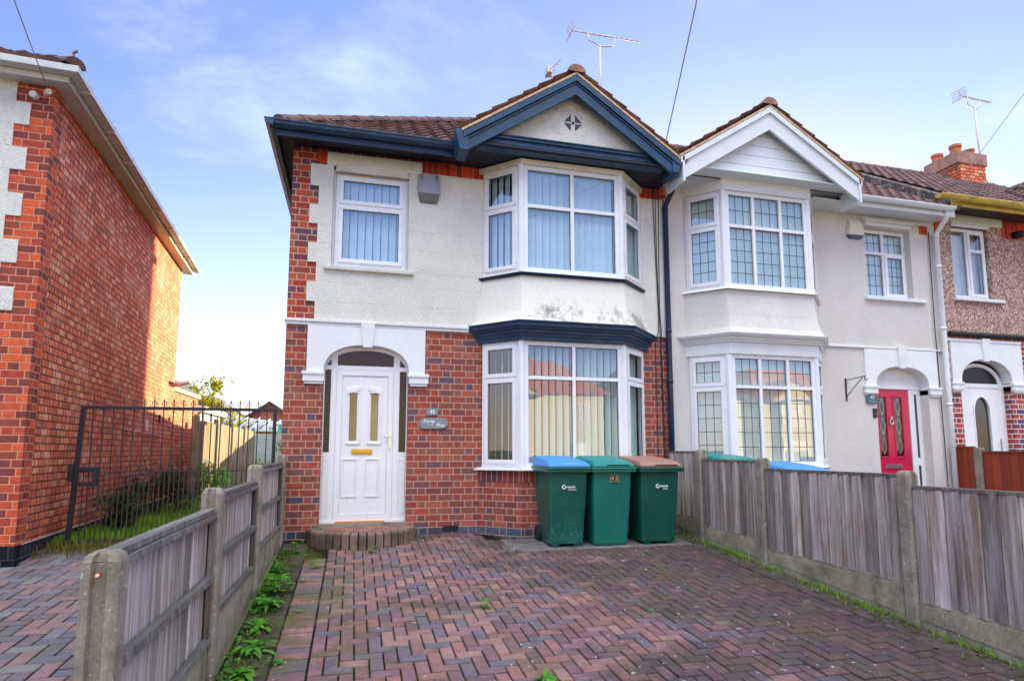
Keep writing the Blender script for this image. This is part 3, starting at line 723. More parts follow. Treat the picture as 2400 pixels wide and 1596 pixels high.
def arch_surround(parent, xc, a, zs, rise, X0, X1, ztop, corb, mat='white_paint', n=2.3, d=.035, deep=.1):
    m = MB(); N = 28; xs = [xc-a*math.cos(math.pi*i/N) for i in range(N+1)]; zz = [arch_z(x, xc, a, zs, rise, n) for x in xs]
    for i in range(N):
        p, q = xs[i], xs[i+1]; e, f = zz[i], zz[i+1]
        m.face([(p, -d, e), (q, -d, f), (q, -d, ztop), (p, -d, ztop)]); m.face([(p, -d, e), (p, deep, e), (q, deep, f), (q, -d, f)])
        m.face([(p, deep-.002, e), (q, deep-.002, f), (q, deep-.002, ztop), (p, deep-.002, ztop)])
    m.box(X0, xc-a, -d, .0, zs-.02, ztop); m.box(xc+a, X1, -d, .0, zs-.02, ztop)
    m.face([(xc-a, -d, zs-.02), (xc-a, deep, zs-.02), (xc-a, deep, zs), (xc-a, -d, zs)])
    s = m.build('arch_surround', mat, parent, fix=False)
    k = MB(); kz = zs+rise-.03
    k.hexa([(xc-.055, -d-.02, kz), (xc+.055, -d-.02, kz), (xc+.055, -.0, kz), (xc-.055, -.0, kz)], [(xc-.085, -d-.035, ztop+.06), (xc+.085, -d-.035, ztop+.06), (xc+.085, 0, ztop+.06), (xc-.085, 0, ztop+.06)])
    k.build('keystone', mat, s, bev=.004)
    for sx in (0, 1):
        c = MB(); x0, x1 = (X0-.05, xc-a+.012) if sx == 0 else (xc+a-.012, X1+.05)
        c.box(x0, x1, -d-.03, deep+.018, zs-.055, zs-.015); c.box(x0+.012, x1-.006, -d-.018, deep+.015, zs-.135, zs-.055); c.box(x0+.03, x1-.018, -d-.005, deep*.7, zs-.165, zs-.135)
        c.build('corbel', mat, s, bev=.005)
    return s
def rooms(parent, lst, mat='room_wall'):
    m = MB()
    for x0, x1, y0, y1, z0, z1 in lst:
        m.face([(x0, y1, z0), (x1, y1, z0), (x1, y1, z1), (x0, y1, z1)])
        m.face([(x0, y0, z0), (x0, y1, z0), (x0, y1, z1), (x0, y0, z1)]); m.face([(x1, y0, z0), (x1, y1, z0), (x1, y1, z1), (x1, y0, z1)])
        m.face([(x0, y0, z1), (x1, y0, z1), (x1, y1, z1), (x0, y1, z1)]); m.face([(x0, y0, z0), (x1, y0, z0), (x1, y1, z0), (x0, y1, z0)])
    return m.build('room', mat, parent, fix=False)
TAN = .687; TH = math.atan(TAN); CT, ST = math.cos(TH), math.sin(TH)
def front_roof(parent, xl, xr, ye, ze, yr, seed, mat='tile_roof', hipx=None, name='roof'):
    m = MB(); L = (yr-ye)/CT
    f = (lambda s: hipx+s*CT) if hipx is not None else (lambda s: xl)
    tiles(m, (0, ye, ze), (1, 0, 0), (0, CT, ST), L, f, lambda s: xr, seed=seed)
    zr = ze+(yr-ye)*TAN; yb = yr+(yr-ye)
    m.tone = (.8, .8, .8); xa = (hipx+(yr-ye)) if hipx is not None else xl
    m.face([(xa, yr, zr), (xr, yr, zr), (xr, yb, ze), (hipx if hipx is not None else xl, yb, ze)])
    if hipx is not None: m.face([(hipx, ye, ze), (xa, yr, zr), (hipx, yb, ze)])
    m.face([((hipx if hipx is not None else xl), .06, ze-.02), (xr, .06, ze-.02), (xr, yb, ze-.02), ((hipx if hipx is not None else xl), yb, ze-.02)])
    return m.build(name, mat, parent, fix=False)
def gable(parent, x0, x1, xc, zf, za, yf, yb, mat, seed, bw=.21, bmat='paint_blue', tmat='tile_roof_tan', verge=True):
    """front gable roof: two tiled slopes, verge mortar, barge boards"""
    sl_ = (za-zf)/(xc-x0); th = math.atan(sl_); r = MB()
    L = (xc-x0)/math.cos(th)+.06
    tiles(r, (x0-.04, yf-.03, zf+.055), (0, 1, 0), (math.cos(th), 0, math.sin(th)), L, lambda s: 0, lambda s: yb-yf, ch=.235, seed=seed, rw=.2)
    th2 = math.atan((za-zf)/(x1-xc)); L2 = (x1-xc)/math.cos(th2)+.06
    tiles(r, (x1+.04, yf-.03, zf+.055), (0, 1, 0), (-math.cos(th2), 0, math.sin(th2)), L2, lambda s: 0, lambda s: yb-yf, ch=.235, seed=seed+1, rw=.2)
    roof = r.build('gable_roof', tmat, parent, fix=False)
    u = MB()
    for xa in (x0, x1): u.face([(xa, yf+.02, zf-.0), (xc, yf+.02, za-.0), (xc, -.3, za-.0), (xa, -.3, zf-.0)])
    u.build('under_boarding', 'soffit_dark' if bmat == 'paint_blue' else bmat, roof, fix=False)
    v = MB()
    v.hexa([(x0-.05, yf+.12, zf+.02), (xc, yf+.12, za+.03), (xc, yf+.12, za+.062), (x0-.05, yf+.12, zf+.052)], [(x0-.05, yf-.035, zf+.02), (xc, yf-.035, za+.03), (xc, yf-.035, za+.062), (x0-.05, yf-.035, zf+.052)])
    v.hexa([(x1+.05, yf+.12, zf+.02), (xc, yf+.12, za+.03), (xc, yf+.12, za+.062), (x1+.05, yf+.12, zf+.052)], [(x1+.05, yf-.035, zf+.02), (xc, yf-.035, za+.03), (xc, yf-.035, za+.062), (x1+.05, yf-.035, zf+.052)])
    v.build('verge_mortar', 'cream_mortar', roof)
    rt = ridge_tiles(roof, (xc, yf-.05, za+.085), (xc, yb, za+.085), .12, tmat)
    for sgn in (0, 1):
        xa = x0 if sgn == 0 else x1; m = MB(); e = -.03 if sgn == 0 else .03
        m.prism_y([(xa, zf), (xc, za), (xc, za-bw*1.08), (xa, zf-bw)], yf, yf+.035)
        m.prism_y([(xa+e, zf+.02), (xc, za+.03), (xc, za-.055), (xa+e, zf-.055)], yf-.03, yf-.0015)
        if verge: m.prism_y([(xa, zf-.058), (xc, za-.063), (xc, za-.082), (xa, zf-.078)], yf-.014, yf-.001)
        m.build('barge_board', bmat, roof, bev=.003)
    return roof
def gutter(parent, x0, x1, y, z, mat, name='gutter', brackets=True, r=.055, joint=True):
    m = MB(); prof = [(y, z), (y-.012, z+.005), (y-.012, z)]
    pr = [(y-.0+r*math.cos(math.pi+math.pi*i/8)*1.0-r, z+r*math.sin(math.pi+math.pi*i/8)) for i in range(9)]
    N = len(pr)
    for i in range(N-1):
        a, b = pr[i], pr[i+1]; m.face([(x0, *a), (x1, *a), (x1, *b), (x0, *b)])
    for x in (x0, x1): m.face([(x, *p) for p in pr])
    m.box(x0, x1, pr[0][0]-.006, pr[0][0]+.006, z-.012, z+.006)
    if brackets:
        n = max(1, int((x1-x0)/.9))
        for i in range(n+1):
            x = x0+.06+(x1-x0-.12)*i/max(1, n)
            q = [(c[0]*1.0+(c[0]-(y-r))*.1, z+(c[1]-z)*1.1) for c in pr]
            for k in range(N-1): m.face([(x-.012, *q[k]), (x+.012, *q[k]), (x+.012, *q[k+1]), (x-.012, *q[k+1])])
    return m.build(name, mat, parent, fix=False)
def panel_leaf(fr, m, s0, s1, z0, z1, d, w=.012, h=.008): ring(fr, m, s0, s1, z0, z1, d, d+h, w)

# ------------------------------------------------------------------ number 45: the end house
h45 = thing('end_terrace_house', 'brick and white roughcast end house with dark blue gable boards and white front door', 'house', (1.7, 0, 0), 'houses of the terrace')
m = MB()
grid_wall(m, FW, -.8, 4.22, .09, 2.49, [(-.36, .64, .09, 2.27, .1), (1.56, 3.80, .09, 2.49, .01)], 0)
m.build('wall', 'brick_dark_red', h45, fix=False)
for a, b, c in ((.64, 1.56, .012), (3.80, 4.22, .012), (-.81, -.36, .006)): m = MB(); FW.box(m, a, b, 0, c, -.12, .09); m.build('plinth', 'brick_plinth_blue', h45)
m = MB(); grid_wall(m, FW, -.8, 4.22, 2.49, 4.8, [(-.32, .60, 3.22, 4.50, .1), (1.56, 3.80, 3.2, 4.7, .01)], 0)
m.face([(-.8, 0, -.1), (-.8, 6.6, -.1), (-.8, 6.6, 4.8), (-.8, 0, 4.8)]); m.face([(-.8, 6.6, -.1), (4.22, 6.6, -.1), (4.22, 6.6, 4.8), (-.8, 6.6, 4.8)])
m.build('wall', 'brick_quoin', h45, fix=False, label='weathered brown-red brick wall of the upper floor and gable side')
for a, b, c, z in ((-.52, -.34, .004, 4.52), (.76, 1.56, .006, 4.53), (3.80, 4.12, .006, 4.50)): m = MB(); FW.box(m, a, b, 0, c, z, 4.71); m.build('soldier_course', 'brick_soldier', h45)
H45 = [(-.32, .60, 3.22, 4.50), (1.56, 3.80, 3.2, 4.71)]
m = MB(); rows = [(2.56, 2.78, -.49, 4.15), (2.78, 3.02, -.59, 4.15), (3.02, 3.26, -.49, 4.15), (3.26, 3.50, -.59, 4.15), (3.50, 3.74, -.49, 4.15), (3.74, 3.98, -.59, 4.15), (3.98, 4.22, -.49, 4.15), (4.22, 4.50, -.59, 4.15), (4.50, 4.53, -.40, 4.15)]
slab(m, rows, H45); m.build('render', 'roughcast_white', h45, bev=.004)
m = MB(); FW.box(m, -.40, .76, .001, .026, 4.53, 4.665); FW.box(m, -.40, .76, .023, .028, 4.50, 4.54); m.build('lintel_band', 'smooth_white', h45)
m = MB()
m.hexa([FW.p(-.30, .02, 4.42), FW.p(.60, .02, 4.42), FW.p(.60, .05, 4.42), FW.p(-.30, .05, 4.42)], [FW.p(-.30, .02, 4.50), FW.p(.60, .02, 4.50), FW.p(.56, .075, 4.50), FW.p(-.26, .075, 4.50)])
m.build('drip_mould', 'upvc_old', h45, bev=.006)
w = window(h45, FW, -.29, .575, 3.25, 4.43, (0, 1), (0, .66, 1), {(0, 0), (0, 1)}, d=-.035, blind=('v', .096, .089, 20), bgap=.03, gname='glass_up')
m = MB(); ring(FW, m, -.32, .60, 3.222, 4.46, -.08, -.01, .028); m.build('outer_trim', 'upvc_trim', w)
m = MB(); FW.box(m, -.40, .68, -.1, .065, 3.175, 3.222); m.build('sill', 'upvc_old', w, bev=.008)
# string course and door arch
m = MB(); FW.box(m, -.82, 1.38, 0, .05, 2.525, 2.56); FW.box(m, -.815, 1.38, 0, .034, 2.488, 2.524); m.build('string_course', 'smooth_white', h45, bev=.005)
arch_surround(h45, .14, .5, 1.95, .32, -.555, .835, 2.487, None)
# front door set back in the arch
df = MB(); dz = -.1
def archfill(m, xc, a, zs, rise, zb, d0, d1, n=2.3):
    N = 20
    for i in range(N):
        p = xc-a*math.cos(math.pi*i/N); q = xc-a*math.cos(math.pi*(i+1)/N); e = arch_z(p, xc, a, zs, rise, n); f = arch_z(q, xc, a, zs, rise, n)
        m.face([(p, -d1, zb), (q, -d1, zb), (q, -d1, f), (p, -d1, e)])
FW.box(df, -.36, -.345, -.16, -.09, .17, 2.05); FW.box(df, .625, .64, -.16, -.09, .17, 2.05)
FW.box(df, -.275, -.205, -.16, -.085, .17, 2.2); FW.box(df, .465, .54, -.16, -.085, .17, 2.2)
FW.box(df, -.345, .625, -.16, -.086, 1.975, 2.03); FW.box(df, -.36, .64, -.16, -.08, .155, .19)
for a, b in ((-.345, -.275), (.54, .625)):
    FW.box(df, a, b, -.16, -.088, .19, .985)
    ring(FW, df, a+.004, b-.004, .25, .90, -.088, -.083, .008)
# frame head following the arch
N = 20
for i in range(N):
    p = .14-.5*math.cos(math.pi*i/N); q = .14-.5*math.cos(math.pi*(i+1)/N); e = arch_z(p, .14, .5, 1.95, .32); f = arch_z(q, .14, .5, 1.95, .32)
    if min(e, f) > 2.0: df.hexa([(p, .12, e-.05), (q, .12, f-.05), (q, .12, f), (p, .12, e)], [(p, .088, e-.05), (q, .088, f-.05), (q, .088, f), (p, .088, e)])
dfo = df.build('door_frame', 'upvc', h45, bev=.004)
g = MB(); archfill(g, .14, .5, 1.95, .31, 1.98, 0, -.115); g.face([(-.35, .12, .98), (-.27, .12, .98), (-.27, .12, 2.0), (-.35, .12, 2.0)]); g.face([(.53, .12, .98), (.63, .12, .98), (.63, .12, 2.0), (.53, .12, 2.0)])
g.build('pane', 'glass_obscure', dfo, fix=False)
def door_leaf(fr, m, s0, s1, z0, z1, d0, d1, lights):
    """slab with rectangular lights cut through"""
    xs = sorted({s0, s1, *[l[0] for l in lights], *[l[1] for l in lights]}); zs = sorted({z0, z1, *[l[2] for l in lights], *[l[3] for l in lights]})
    for a, b in zip(xs, xs[1:]):
        for e, f in zip(zs, zs[1:]):
            if any(l[0] < (a+b)/2 < l[1] and l[2] < (e+f)/2 < l[3] for l in lights): continue
            fr.box(m, a, b, d0, d1, e, f)
m = MB(); LT = [(-.052, .038, 1.12, 1.74), (.20, .29, 1.12, 1.74)]
door_leaf(FW, m, -.205, .465, .19, 1.975, -.15, -.095, LT)
ring(FW, m, -.205, .465, .19, 1.975, -.095, -.083, .062)
for k, (a, b, e, f) in enumerate(LT):
    ring(FW, m, a-.038, b+.038, e-.038, f-.02, -.095, -.080, .02)
    c, dd = (a-.038, b+.038) if k == 0 else (b+.038, a-.038)
    # slanting heads
    m.prism_y([(c, f-.06), (dd, f+.0), (dd, f+.05), (c, f+.0)], .078, .095)
for a, b in ((-.125, .052), (.145, .318)): panel_leaf(FW, m, a, b, .455, .91, -.095, .012, .010); panel_leaf(FW, m, a+.02, b-.02, .475, .89, -.095, .006, .004)
dr = m.build('door', 'upvc', h45, bev=.003)
m = MB(); ring(FW, m, -.212, .472, .183, 1.982, -.09, -.0835, .007); ring(FW, m, -.145, .405, .25, 1.915, -.095, -.0825, .005); m.build('seal', 'upvc_trim', dr)
g = MB()
for a, b, e, f in LT: g.face([FW.p(a, -.12, e), FW.p(b, -.12, e), FW.p(b, -.12, f), FW.p(a, -.12, f)])
g.build('pane', 'glass_door', dr, fix=False)
m = MB(); FW.box(m, -.012, .225, -.095, -.082, .965, 1.025); FW.box(m, .0, .213, -.082, -.077, .975, 1.015); m.build('letterbox', 'brass', dr, bev=.002)
m = MB(); FW.box(m, .422, .446, -.083, -.075, 1.02, 1.22); m.tube([FW.p(.434, -.075, 1.17), FW.p(.434, -.045, 1.17), FW.p(.36, -.04, 1.168)], .008); m.build('handle', 'chrome', dr, bev=.002)
m = MB(); FW.box(m, -.175, .39, -.08, -.045, .155, .178); m.build('doormat', 'tan_plastic', dr, bev=.004)
m = MB(); FW.box(m, -.36, .64, -.18, .0, -.1, .155); m.build('threshold', 'concrete_post', dfo)
# rounded brick step
m = MB(); rnd = random.Random(4); cx, rx, ry = .13, .62, .66
nb = 21
for i in range(nb):
    t0 = math.pi+math.pi*i/nb; t1 = math.pi+math.pi*(i+1)/nb; g_ = .012; r = rnd.random(); m.tone = (.55+.7*r, .55+.7*r, .55+.7*r)
    P = lambda t, k: (cx+rx*k*math.cos(t), ry*k*math.sin(t)-.005)
    a, b, c, d = P(t0+g_, 1), P(t1-g_, 1), P(t1-g_, .8), P(t0+g_, .8)
    zt = .125+rnd.uniform(-.003, .003); e, f = P(t0+g_*1.4, .975), P(t1-g_*1.4, .975)
    m.hexa([(*a, -.12), (*b, -.12), (*c, -.12), (*d, -.12)], [(*a, zt-.02), (*b, zt-.02), (*c, zt-.02), (*d, zt-.02)])
    m.hexa([(*a, zt-.02), (*b, zt-.02), (*c, zt-.02), (*d, zt-.02)], [(*e, zt), (*f, zt), (*c, zt), (*d, zt)])
simple('step_brick', (128, 104, 92), .85, .3, 8, bump=.5, bscale=40, tone=True, dirt=(76, 80, 48), dirtamt=.75, dscale=5)
simple('step_brick_red', (146, 100, 88), .85, .25, 8, bump=.5, bscale=40, tone=True, dirt=(80, 70, 56), dirtamt=.5, dscale=5)
stp = m.build('step', 'step_brick', h45, bev=.005)
m = MB()
for i in range(12):
    for j in range(6):
        x = cx-.6+.102*i+(j % 2)*.05; y = -.085*(j+1)
        if ((x+.05-cx)/(rx*.79))**2+((y)/(ry*.79))**2 > .97 or ((x-cx+.0)/(rx*.79))**2+((y)/(ry*.79))**2 > .97: continue
        r = rnd.uniform(.75, 1.25); m.tone = (r, r, r); m.box(x+.003, x+.099, y+.003, y+.082, .06, .118+rnd.uniform(-.002, .002))
m.build('step_paving', 'step_brick_red', stp, bev=.003)
m = MB()
pts = [(cx+rx*.82*math.cos(math.pi+math.pi*i/24), ry*.82*math.sin(math.pi+math.pi*i/24)) for i in range(25)]
m.hexa([(*p, -.1) for p in pts], [(*p, .108) for p in pts]); m.build('step_bed', 'moss_joint', stp)
m = MB(); FW.box(m, 1.08, 1.27, 0, .018, .03, .10); m.build('air_brick', 'iron_black', h45)
m = MB()
for i in range(8): FW.box(m, 1.092+i*.022, 1.106+i*.022, .018, .0195, .038, .062); FW.box(m, 1.092+i*.022, 1.106+i*.022, .018, .0195, .068, .092)
m.build('air_brick_holes', 'bin_slot', h45)

# the two-storey bay
B = Bay(1.53, 1.965, 3.335, 3.83, .42)
bay = MB(); shell(bay, B.poly(0), .09, None, .63); bay_o = bay.build('bay', 'brick_dark_red', h45, fix=False)
m = MB(); shell(m, B.poly(.015), -.15, None, .09); m.build('plinth', 'brick_plinth_blue', bay_o, fix=False)
m = MB(); shell(m, B.poly(.008), .63, None, .765); m.build('soldier_course', 'brick_soldier_dark', bay_o, fix=False)
m = MB(); P0, P1 = B.poly(-.0), B.poly(.07); m.loft(P1, .766, P1, .785); m.loft(B.poly(.05), .785, B.poly(-.03), .803); m.build('sill', 'upvc', bay_o, bev=.003)
fl, ff, fr_ = B.facets(-.015)
def bay_windows(parent, z0, z1, frs, cols, rows, blind, lead=None, openL={(0, 1)}, sides=True, gname='glass', bgap=.06, bmat='blind_white', sblind=None, tr=None):
    fl, ff, fr_ = frs
    r = (0, (tr-z0)/(z1-z0), 1)
    window(parent, ff, .03, ff.L-.03, z0, z1, cols, r, set(), blind=blind, lead=lead, gname=gname, bgap=bgap, bmat=bmat, name='bay_window')
    for f, a, b in ((fl, .02, fl.L-.03), (fr_, .03, fr_.L-.02)):
        window(parent, f, a, b, z0, z1, (0, 1), r, {(0, 0), (0, 1)}, blind=sblind or blind, lead=lead, gname=gname, bgap=bgap, bmat=bmat, name='bay_window')
    for P in ((ff.o.x, ff.o.y), ((ff.o+ff.t*ff.L).x, (ff.o+ff.t*ff.L).y)):
        m = MB(); m.tube([(P[0], P[1]+.02, z0), (P[0], P[1]+.02, z1)], .045, 10); m.build('corner_post', 'upvc', parent)
bay_windows(h45, .803, 2.35, (fl, ff, fr_), (0, .5, 1), None, ('v', .093, .089, 54), tr=1.895, bmat='blind_white', gname='glass_low')
m = MB()
for o, z0, z1 in ((.035, 2.35, 2.40), (.06, 2.40, 2.435), (.085, 2.435, 2.475), (.12, 2.475, 2.505), (.155, 2.505, 2.548), (.175, 2.548, 2.572)): m.loft(B.poly(o), z0, B.poly(o+.008), z1)
cor = m.build('bay_cornice', 'paint_blue', h45, bev=.004)
m = MB(); sk = [(.155, 2.572), (.10, 2.62), (.06, 2.72), (.035, 2.85), (.015, 3.0), (.0, 3.175)]
for (a, z0), (b, z1) in zip(sk, sk[1:]): shell(m, B.poly(a), z0, B.poly(b), z1, cap=False)
m.build('bay_skirt', 'roughcast_stained', h45, fix=False, smooth=False)
m = MB(); m.loft(B.poly(.03), 3.165, B.poly(.055), 3.20); m.build('bay_sill_board', 'paint_navy', h45, bev=.004)
m = MB(); m.loft(B.poly(.045), 3.2, B.poly(.0), 3.226); m.build('sill', 'upvc_old', h45, bev=.003)
bay_windows(h45, 3.226, 4.61, B.facets(-.015), (0, .5, 1), None, ('v', .096, .089, 18), tr=4.08, bgap=.015, gname='glass_up')
m = MB(); m.loft(B.poly(.02), 4.61, B.poly(.035), 4.672); m.build('bay_head', 'upvc_old', h45, bev=.004)
rooms(h45, [(-.36, .64, .13, 2.2, .1, 2.4), (1.3, 4.1, .02, 3.4, .3, 2.5), (-.7, 1.2, .12, 3, 2.7, 4.7), (1.3, 4.1, .02, 3, 2.9, 4.72)])
# furniture glimpsed through the slats is left as the plain dim room
# eaves
front_roof(h45, -.95, 4.14, -.40, 4.765, 2.95, 5, hipx=-.95)
ridge_tiles(h45, (-.95, -.40, 4.80), (2.40, 2.95, 7.11), .1); ridge_tiles(h45, (2.40, 2.95, 7.09), (4.14, 2.95, 7.09), .11)
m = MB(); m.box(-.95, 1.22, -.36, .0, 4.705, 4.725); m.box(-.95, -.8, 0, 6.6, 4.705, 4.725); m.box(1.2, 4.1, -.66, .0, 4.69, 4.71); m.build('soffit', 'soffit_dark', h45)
m = MB(); m.box(-.95, 1.2, -.385, -.36, 4.62, 4.755); m.box(-.975, -.95, -.385, 6.6, 4.64, 4.755); m.build('fascia', 'paint_navy', h45, bev=.003)
gt = MB()
prof = [(-.388, 4.69), (-.43, 4.69), (-.47, 4.72), (-.478, 4.75), (-.49, 4.755), (-.49, 4.772), (-.388, 4.772)]
gt.prism_x(prof, -1.03, 1.15); gt.prism_y([(-.978-(p[0]+.388)*-1*1.0, p[1]) for p in prof], -.49, 6.5)
gt.build('gutter', 'paint_blue', h45, bev=.003)
gable(h45, 1.20, 4.00, 2.61, 4.76, 5.705, -.70, 1.35, None, 11)
m = MB(); m.hexa([(1.13, -.72, 4.56), (1.24, -.72, 4.56), (1.24, -.40, 4.56), (1.13, -.40, 4.56)], [(1.07, -.72, 4.80), (1.22, -.72, 4.83), (1.22, -.40, 4.83), (1.07, -.40, 4.80)])
m.build('box_end', 'paint_blue', h45, bev=.004); m = MB(); m.hexa([(3.93, -.72, 4.60), (4.02, -.72, 4.60), (4.02, -.40, 4.60), (3.93, -.40, 4.60)], [(3.93, -.715, 4.83), (4.06, -.715, 4.80), (4.06, -.40, 4.80), (3.93, -.40, 4.83)])
m.build('box_end', 'paint_blue', h45, bev=.004)
m = MB(); m.prism_y([(1.42, 4.84), (3.80, 4.84), (2.61, 5.64)], -.53, -.40); tym = m.build('gable_panel', 'roughcast_white', h45)
m = MB(); cx, cz, g_, q = 2.625, 5.19, .012, .105
for sx in (-1, 1):
    for sz in (-1, 1): m.prism_y([(cx+sx*.028, cz+sz*.012), (cx+sx*.118, cz+sz*.012), (cx+sx*.028, cz+sz*.112)], -.536, -.529)
m.box(cx-.018, cx+.018, -.5365, -.529, cz-.018, cz+.018); m.build('diamond_motif', 'gasket', tym)
m = MB(); m.box(1.36, 3.86, -.62, -.5, 4.672, 4.80); m.box(1.34, 3.88, -.645, -.5, 4.80, 4.835); m.box(1.34, 3.88, -.66, -.5, 4.835, 4.852); m.box(1.40, 3.82, -.628, -.62, 4.735, 4.742)
m.build('gable_beam', 'paint_blue', h45, bev=.004)
# downpipe in the corner with 47
m = MB(); m.tube([(4.17, -.30, 4.70), (4.17, -.28, 4.58), (4.17, -.06, 4.42), (4.17, -.06, 2.0), (4.17, -.06, .0)], .038, 12)
for z in (4.35, 2.62, 1.92, .8): m.tube([(4.17, -.06, z), (4.17, -.06, z+.05)], .045, 12)
m.build('downpipe', 'paint_navy', h45, smooth=True)
m = MB()
for k, (x, a) in enumerate(((4.02, .0), (4.06, .01), (4.09, .0))):
    pts = [(x+.05*math.sin(k+z*.9)*(.6 if z > 2.7 else .35)-(.05 if (k == 0 and z < 2.6) else 0), -.035 if z > 2.56 else -.02-(.05 if z > 2.45 else 0), z) for z in [4.65-.2*i for i in range(24)]]
    m.tube(pts, .0055, 5)
m.build('cables', 'cable_black', h45)
m = MB(); m.box(-.8, 1.5, 6.61, 7.4, -.1, 4.72); m.build('shade_wing', 'brick_quoin', h45)  # unseen wing, added so its shadow trims the sun patch next door
m = MB(); m.box(-.95, 1.6, 6.4, 7.5, 4.73, 4.86); m.build('shade_wing_roof', 'lead', h45)
# rear projection (its low sun shadow falls across the side passage)
m = MB(); m.box(-.8, 1.6, 7.41, 10.3, -.1, 2.1); m.build('rear_extension', 'brick_quoin', h45)
m = MB(); m.hexa([(-.9, 7.42, 2.11), (1.7, 7.42, 2.11), (1.7, 10.4, 2.11), (-.9, 10.4, 2.11)], [(-.85, 7.42, 2.3), (1.6, 7.42, 2.3), (1.6, 10.3, 2.2), (-.85, 10.3, 2.2)]); m.build('rear_roof', 'lead', h45)
m = MB(); m.box(3.95, 4.55, 2.6, 3.3, 6.8, 7.65); m.build('chimney', 'brick_quoin', h45)
# lead valley between the two gables
m = MB(); m.hexa([(3.98, -.70, 4.72), (4.12, -.70, 4.72), (4.12, 1, 4.72), (3.98, 1, 4.72)], [(3.93, -.73, 4.80), (4.16, -.73, 4.80), (4.16, 1, 4.82), (3.93, 1, 4.82)]); m.build('valley_gutter', 'lead', h45)

# ------------------------------------------------------------------ number 47
h47 = thing('mid_terrace_house', 'pale grey rendered house with white clad gable, leaded bay windows and crimson front door', 'house', (6.6, 0, 0), 'houses of the terrace')
m = MB(); grid_wall(m, FW, 4.22, 9.03, -.12, 4.8, [(7.66, 8.66, -.12, 2.29, .15), (7.64, 8.52, 3.36, 4.49, .15), (4.55, 6.60, .2, 2.4, .01), (4.55, 6.60, 3.2, 4.7, .01)], .003)
m.build('wall', 'grey_render', h47, fix=False)
m = MB(); m.face([(4.22, 6.6, -.1), (9.03, 6.6, -.1), (9.03, 6.6, 4.8), (4.22, 6.6, 4.8)]); m.build('rear_wall', 'grey_render', h47, fix=False)
B2 = Bay(4.47, 4.865, 6.265, 6.70, .42)
m = MB(); shell(m, B2.poly(0), -.2, None, .78); m.build('bay', 'grey_render', h47, fix=False)
m = MB(); m.loft(B2.poly(.06), .778, B2.poly(.0), .803); m.build('sill', 'upvc', h47, bev=.003)
LD = (3, (4, 2))
bay_windows(h47, .803, 2.30, B2.facets(-.015), (0, .333, .667, 1), None, ('h',), (3, (5, 2)), tr=1.86, bgap=.0)
m = MB(); m.loft(B2.poly(.02), 2.30, B2.poly(.02), 2.46); 
for o, z0, z1 in ((.05, 2.46, 2.49), (.075, 2.49, 2.53), (.13, 2.53, 2.55), (.15, 2.55, 2.572)): m.loft(B2.poly(o), z0, B2.poly(o+.01), z1)
m.build('bay_cornice', 'white_paint', h47, bev=.004)
m = MB(); sk = [(.12, 2.572), (.07, 2.66), (.03, 2.82), (.01, 3.0), (.0, 3.185)]
for (a, z0), (b, z1) in zip(sk, sk[1:]): shell(m, B2.poly(a), z0, B2.poly(b), z1, cap=False)
m.build('bay_skirt', 'grey_render', h47, fix=False)
m = MB(); m.loft(B2.poly(.055), 3.19, B2.poly(.01), 3.225); m.build('sill', 'upvc', h47, bev=.003)
bay_windows(h47, 3.225, 4.60, B2.facets(-.015), (0, .333, .667, 1), None, ('h',), (3, (5, 2)), tr=4.10, bgap=.0)
m = MB(); m.loft(B2.poly(.02), 4.60, B2.poly(.03), 4.765); m.build('bay_head', 'clad_white', h47, bev=.004)
front_roof(h47, 4.14, 9.06, -.42, 4.74, 2.95, 15); ridge_tiles(h47, (4.14, 2.95, 7.07), (9.06, 2.95, 7.07), .11)
gable(h47, 4.08, 6.90, 5.45, 4.80, 5.70, -.70, 1.35, None, 21, bw=.27, bmat='clad_white', verge=False)
m = MB(); z = 4.765; k = 0
while z < 5.55:
    z1 = z+.148; hw = lambda zz: 1.42*(5.62-zz)/.86
    if hw(z1) > .02: m.prism_y([(5.45-hw(z), z+.006), (5.45+hw(z), z+.006), (5.45+hw(z1), z1), (5.45-hw(z1), z1)], -.575, -.5)
    else: m.prism_y([(5.45-hw(z), z+.006), (5.45+hw(z), z+.006), (5.45, z1)], -.575, -.5)
    z = z1; k += 1
m.build('gable_cladding', 'clad_white', h47)
m = MB(); m.prism_y([(4.1, 4.77), (6.85, 4.77), (5.45, 5.66)], -.50, -.45); m.build('cladding_backing', 'gasket', h47)
m = MB()
for i in range(5): m.box(4.09, 6.92, -.66+i*.132, -.66+i*.132+.129, 4.757, 4.768)
m.box(4.075, 4.105, -.73, -.3, 4.50, 4.86); m.box(6.875, 6.905, -.73, -.36, 4.50, 4.86); m.box(4.09, 4.6, -.3, 0, 4.745, 4.756); m.box(6.4, 9.0, -.38, 0, 4.665, 4.68); m.box(6.9, 9.0, -.395, -.38, 4.62, 4.75)
m.build('soffit', 'clad_white', h47, bev=.002)
gutter(h47, 6.95, 8.9, -.40, 4.735, 'clad_white')
m = MB(); m.tube([(6.86, -.42, 4.80), (7.08, -.45, 4.88)], .045, 12); m.build('gutter_outlet', 'clad_white', h47, smooth=True)
m = MB(); FW.box(m, 7.64, 8.52, .003, .04, 4.50, 4.56); FW.box(m, 7.60, 8.56, .003, .075, 4.56, 4.60); FW.box(m, 7.60, 8.95, .003, .018, 4.6, 4.66); m.build('drip_mould', 'clad_white', h47, bev=.005)
w = window(h47, FW, 7.64, 8.52, 3.37, 4.49, (0, .5, 1), (0, .66, 1), {(1, 0)}, d=-.10, blind=('h',), bgap=.0, lead=(3, (4, 2)))
m = MB(); FW.box(m, 7.57, 8.72, -.1, .06, 3.315, 3.37); m.build('sill', 'white_paint', w, bev=.008)
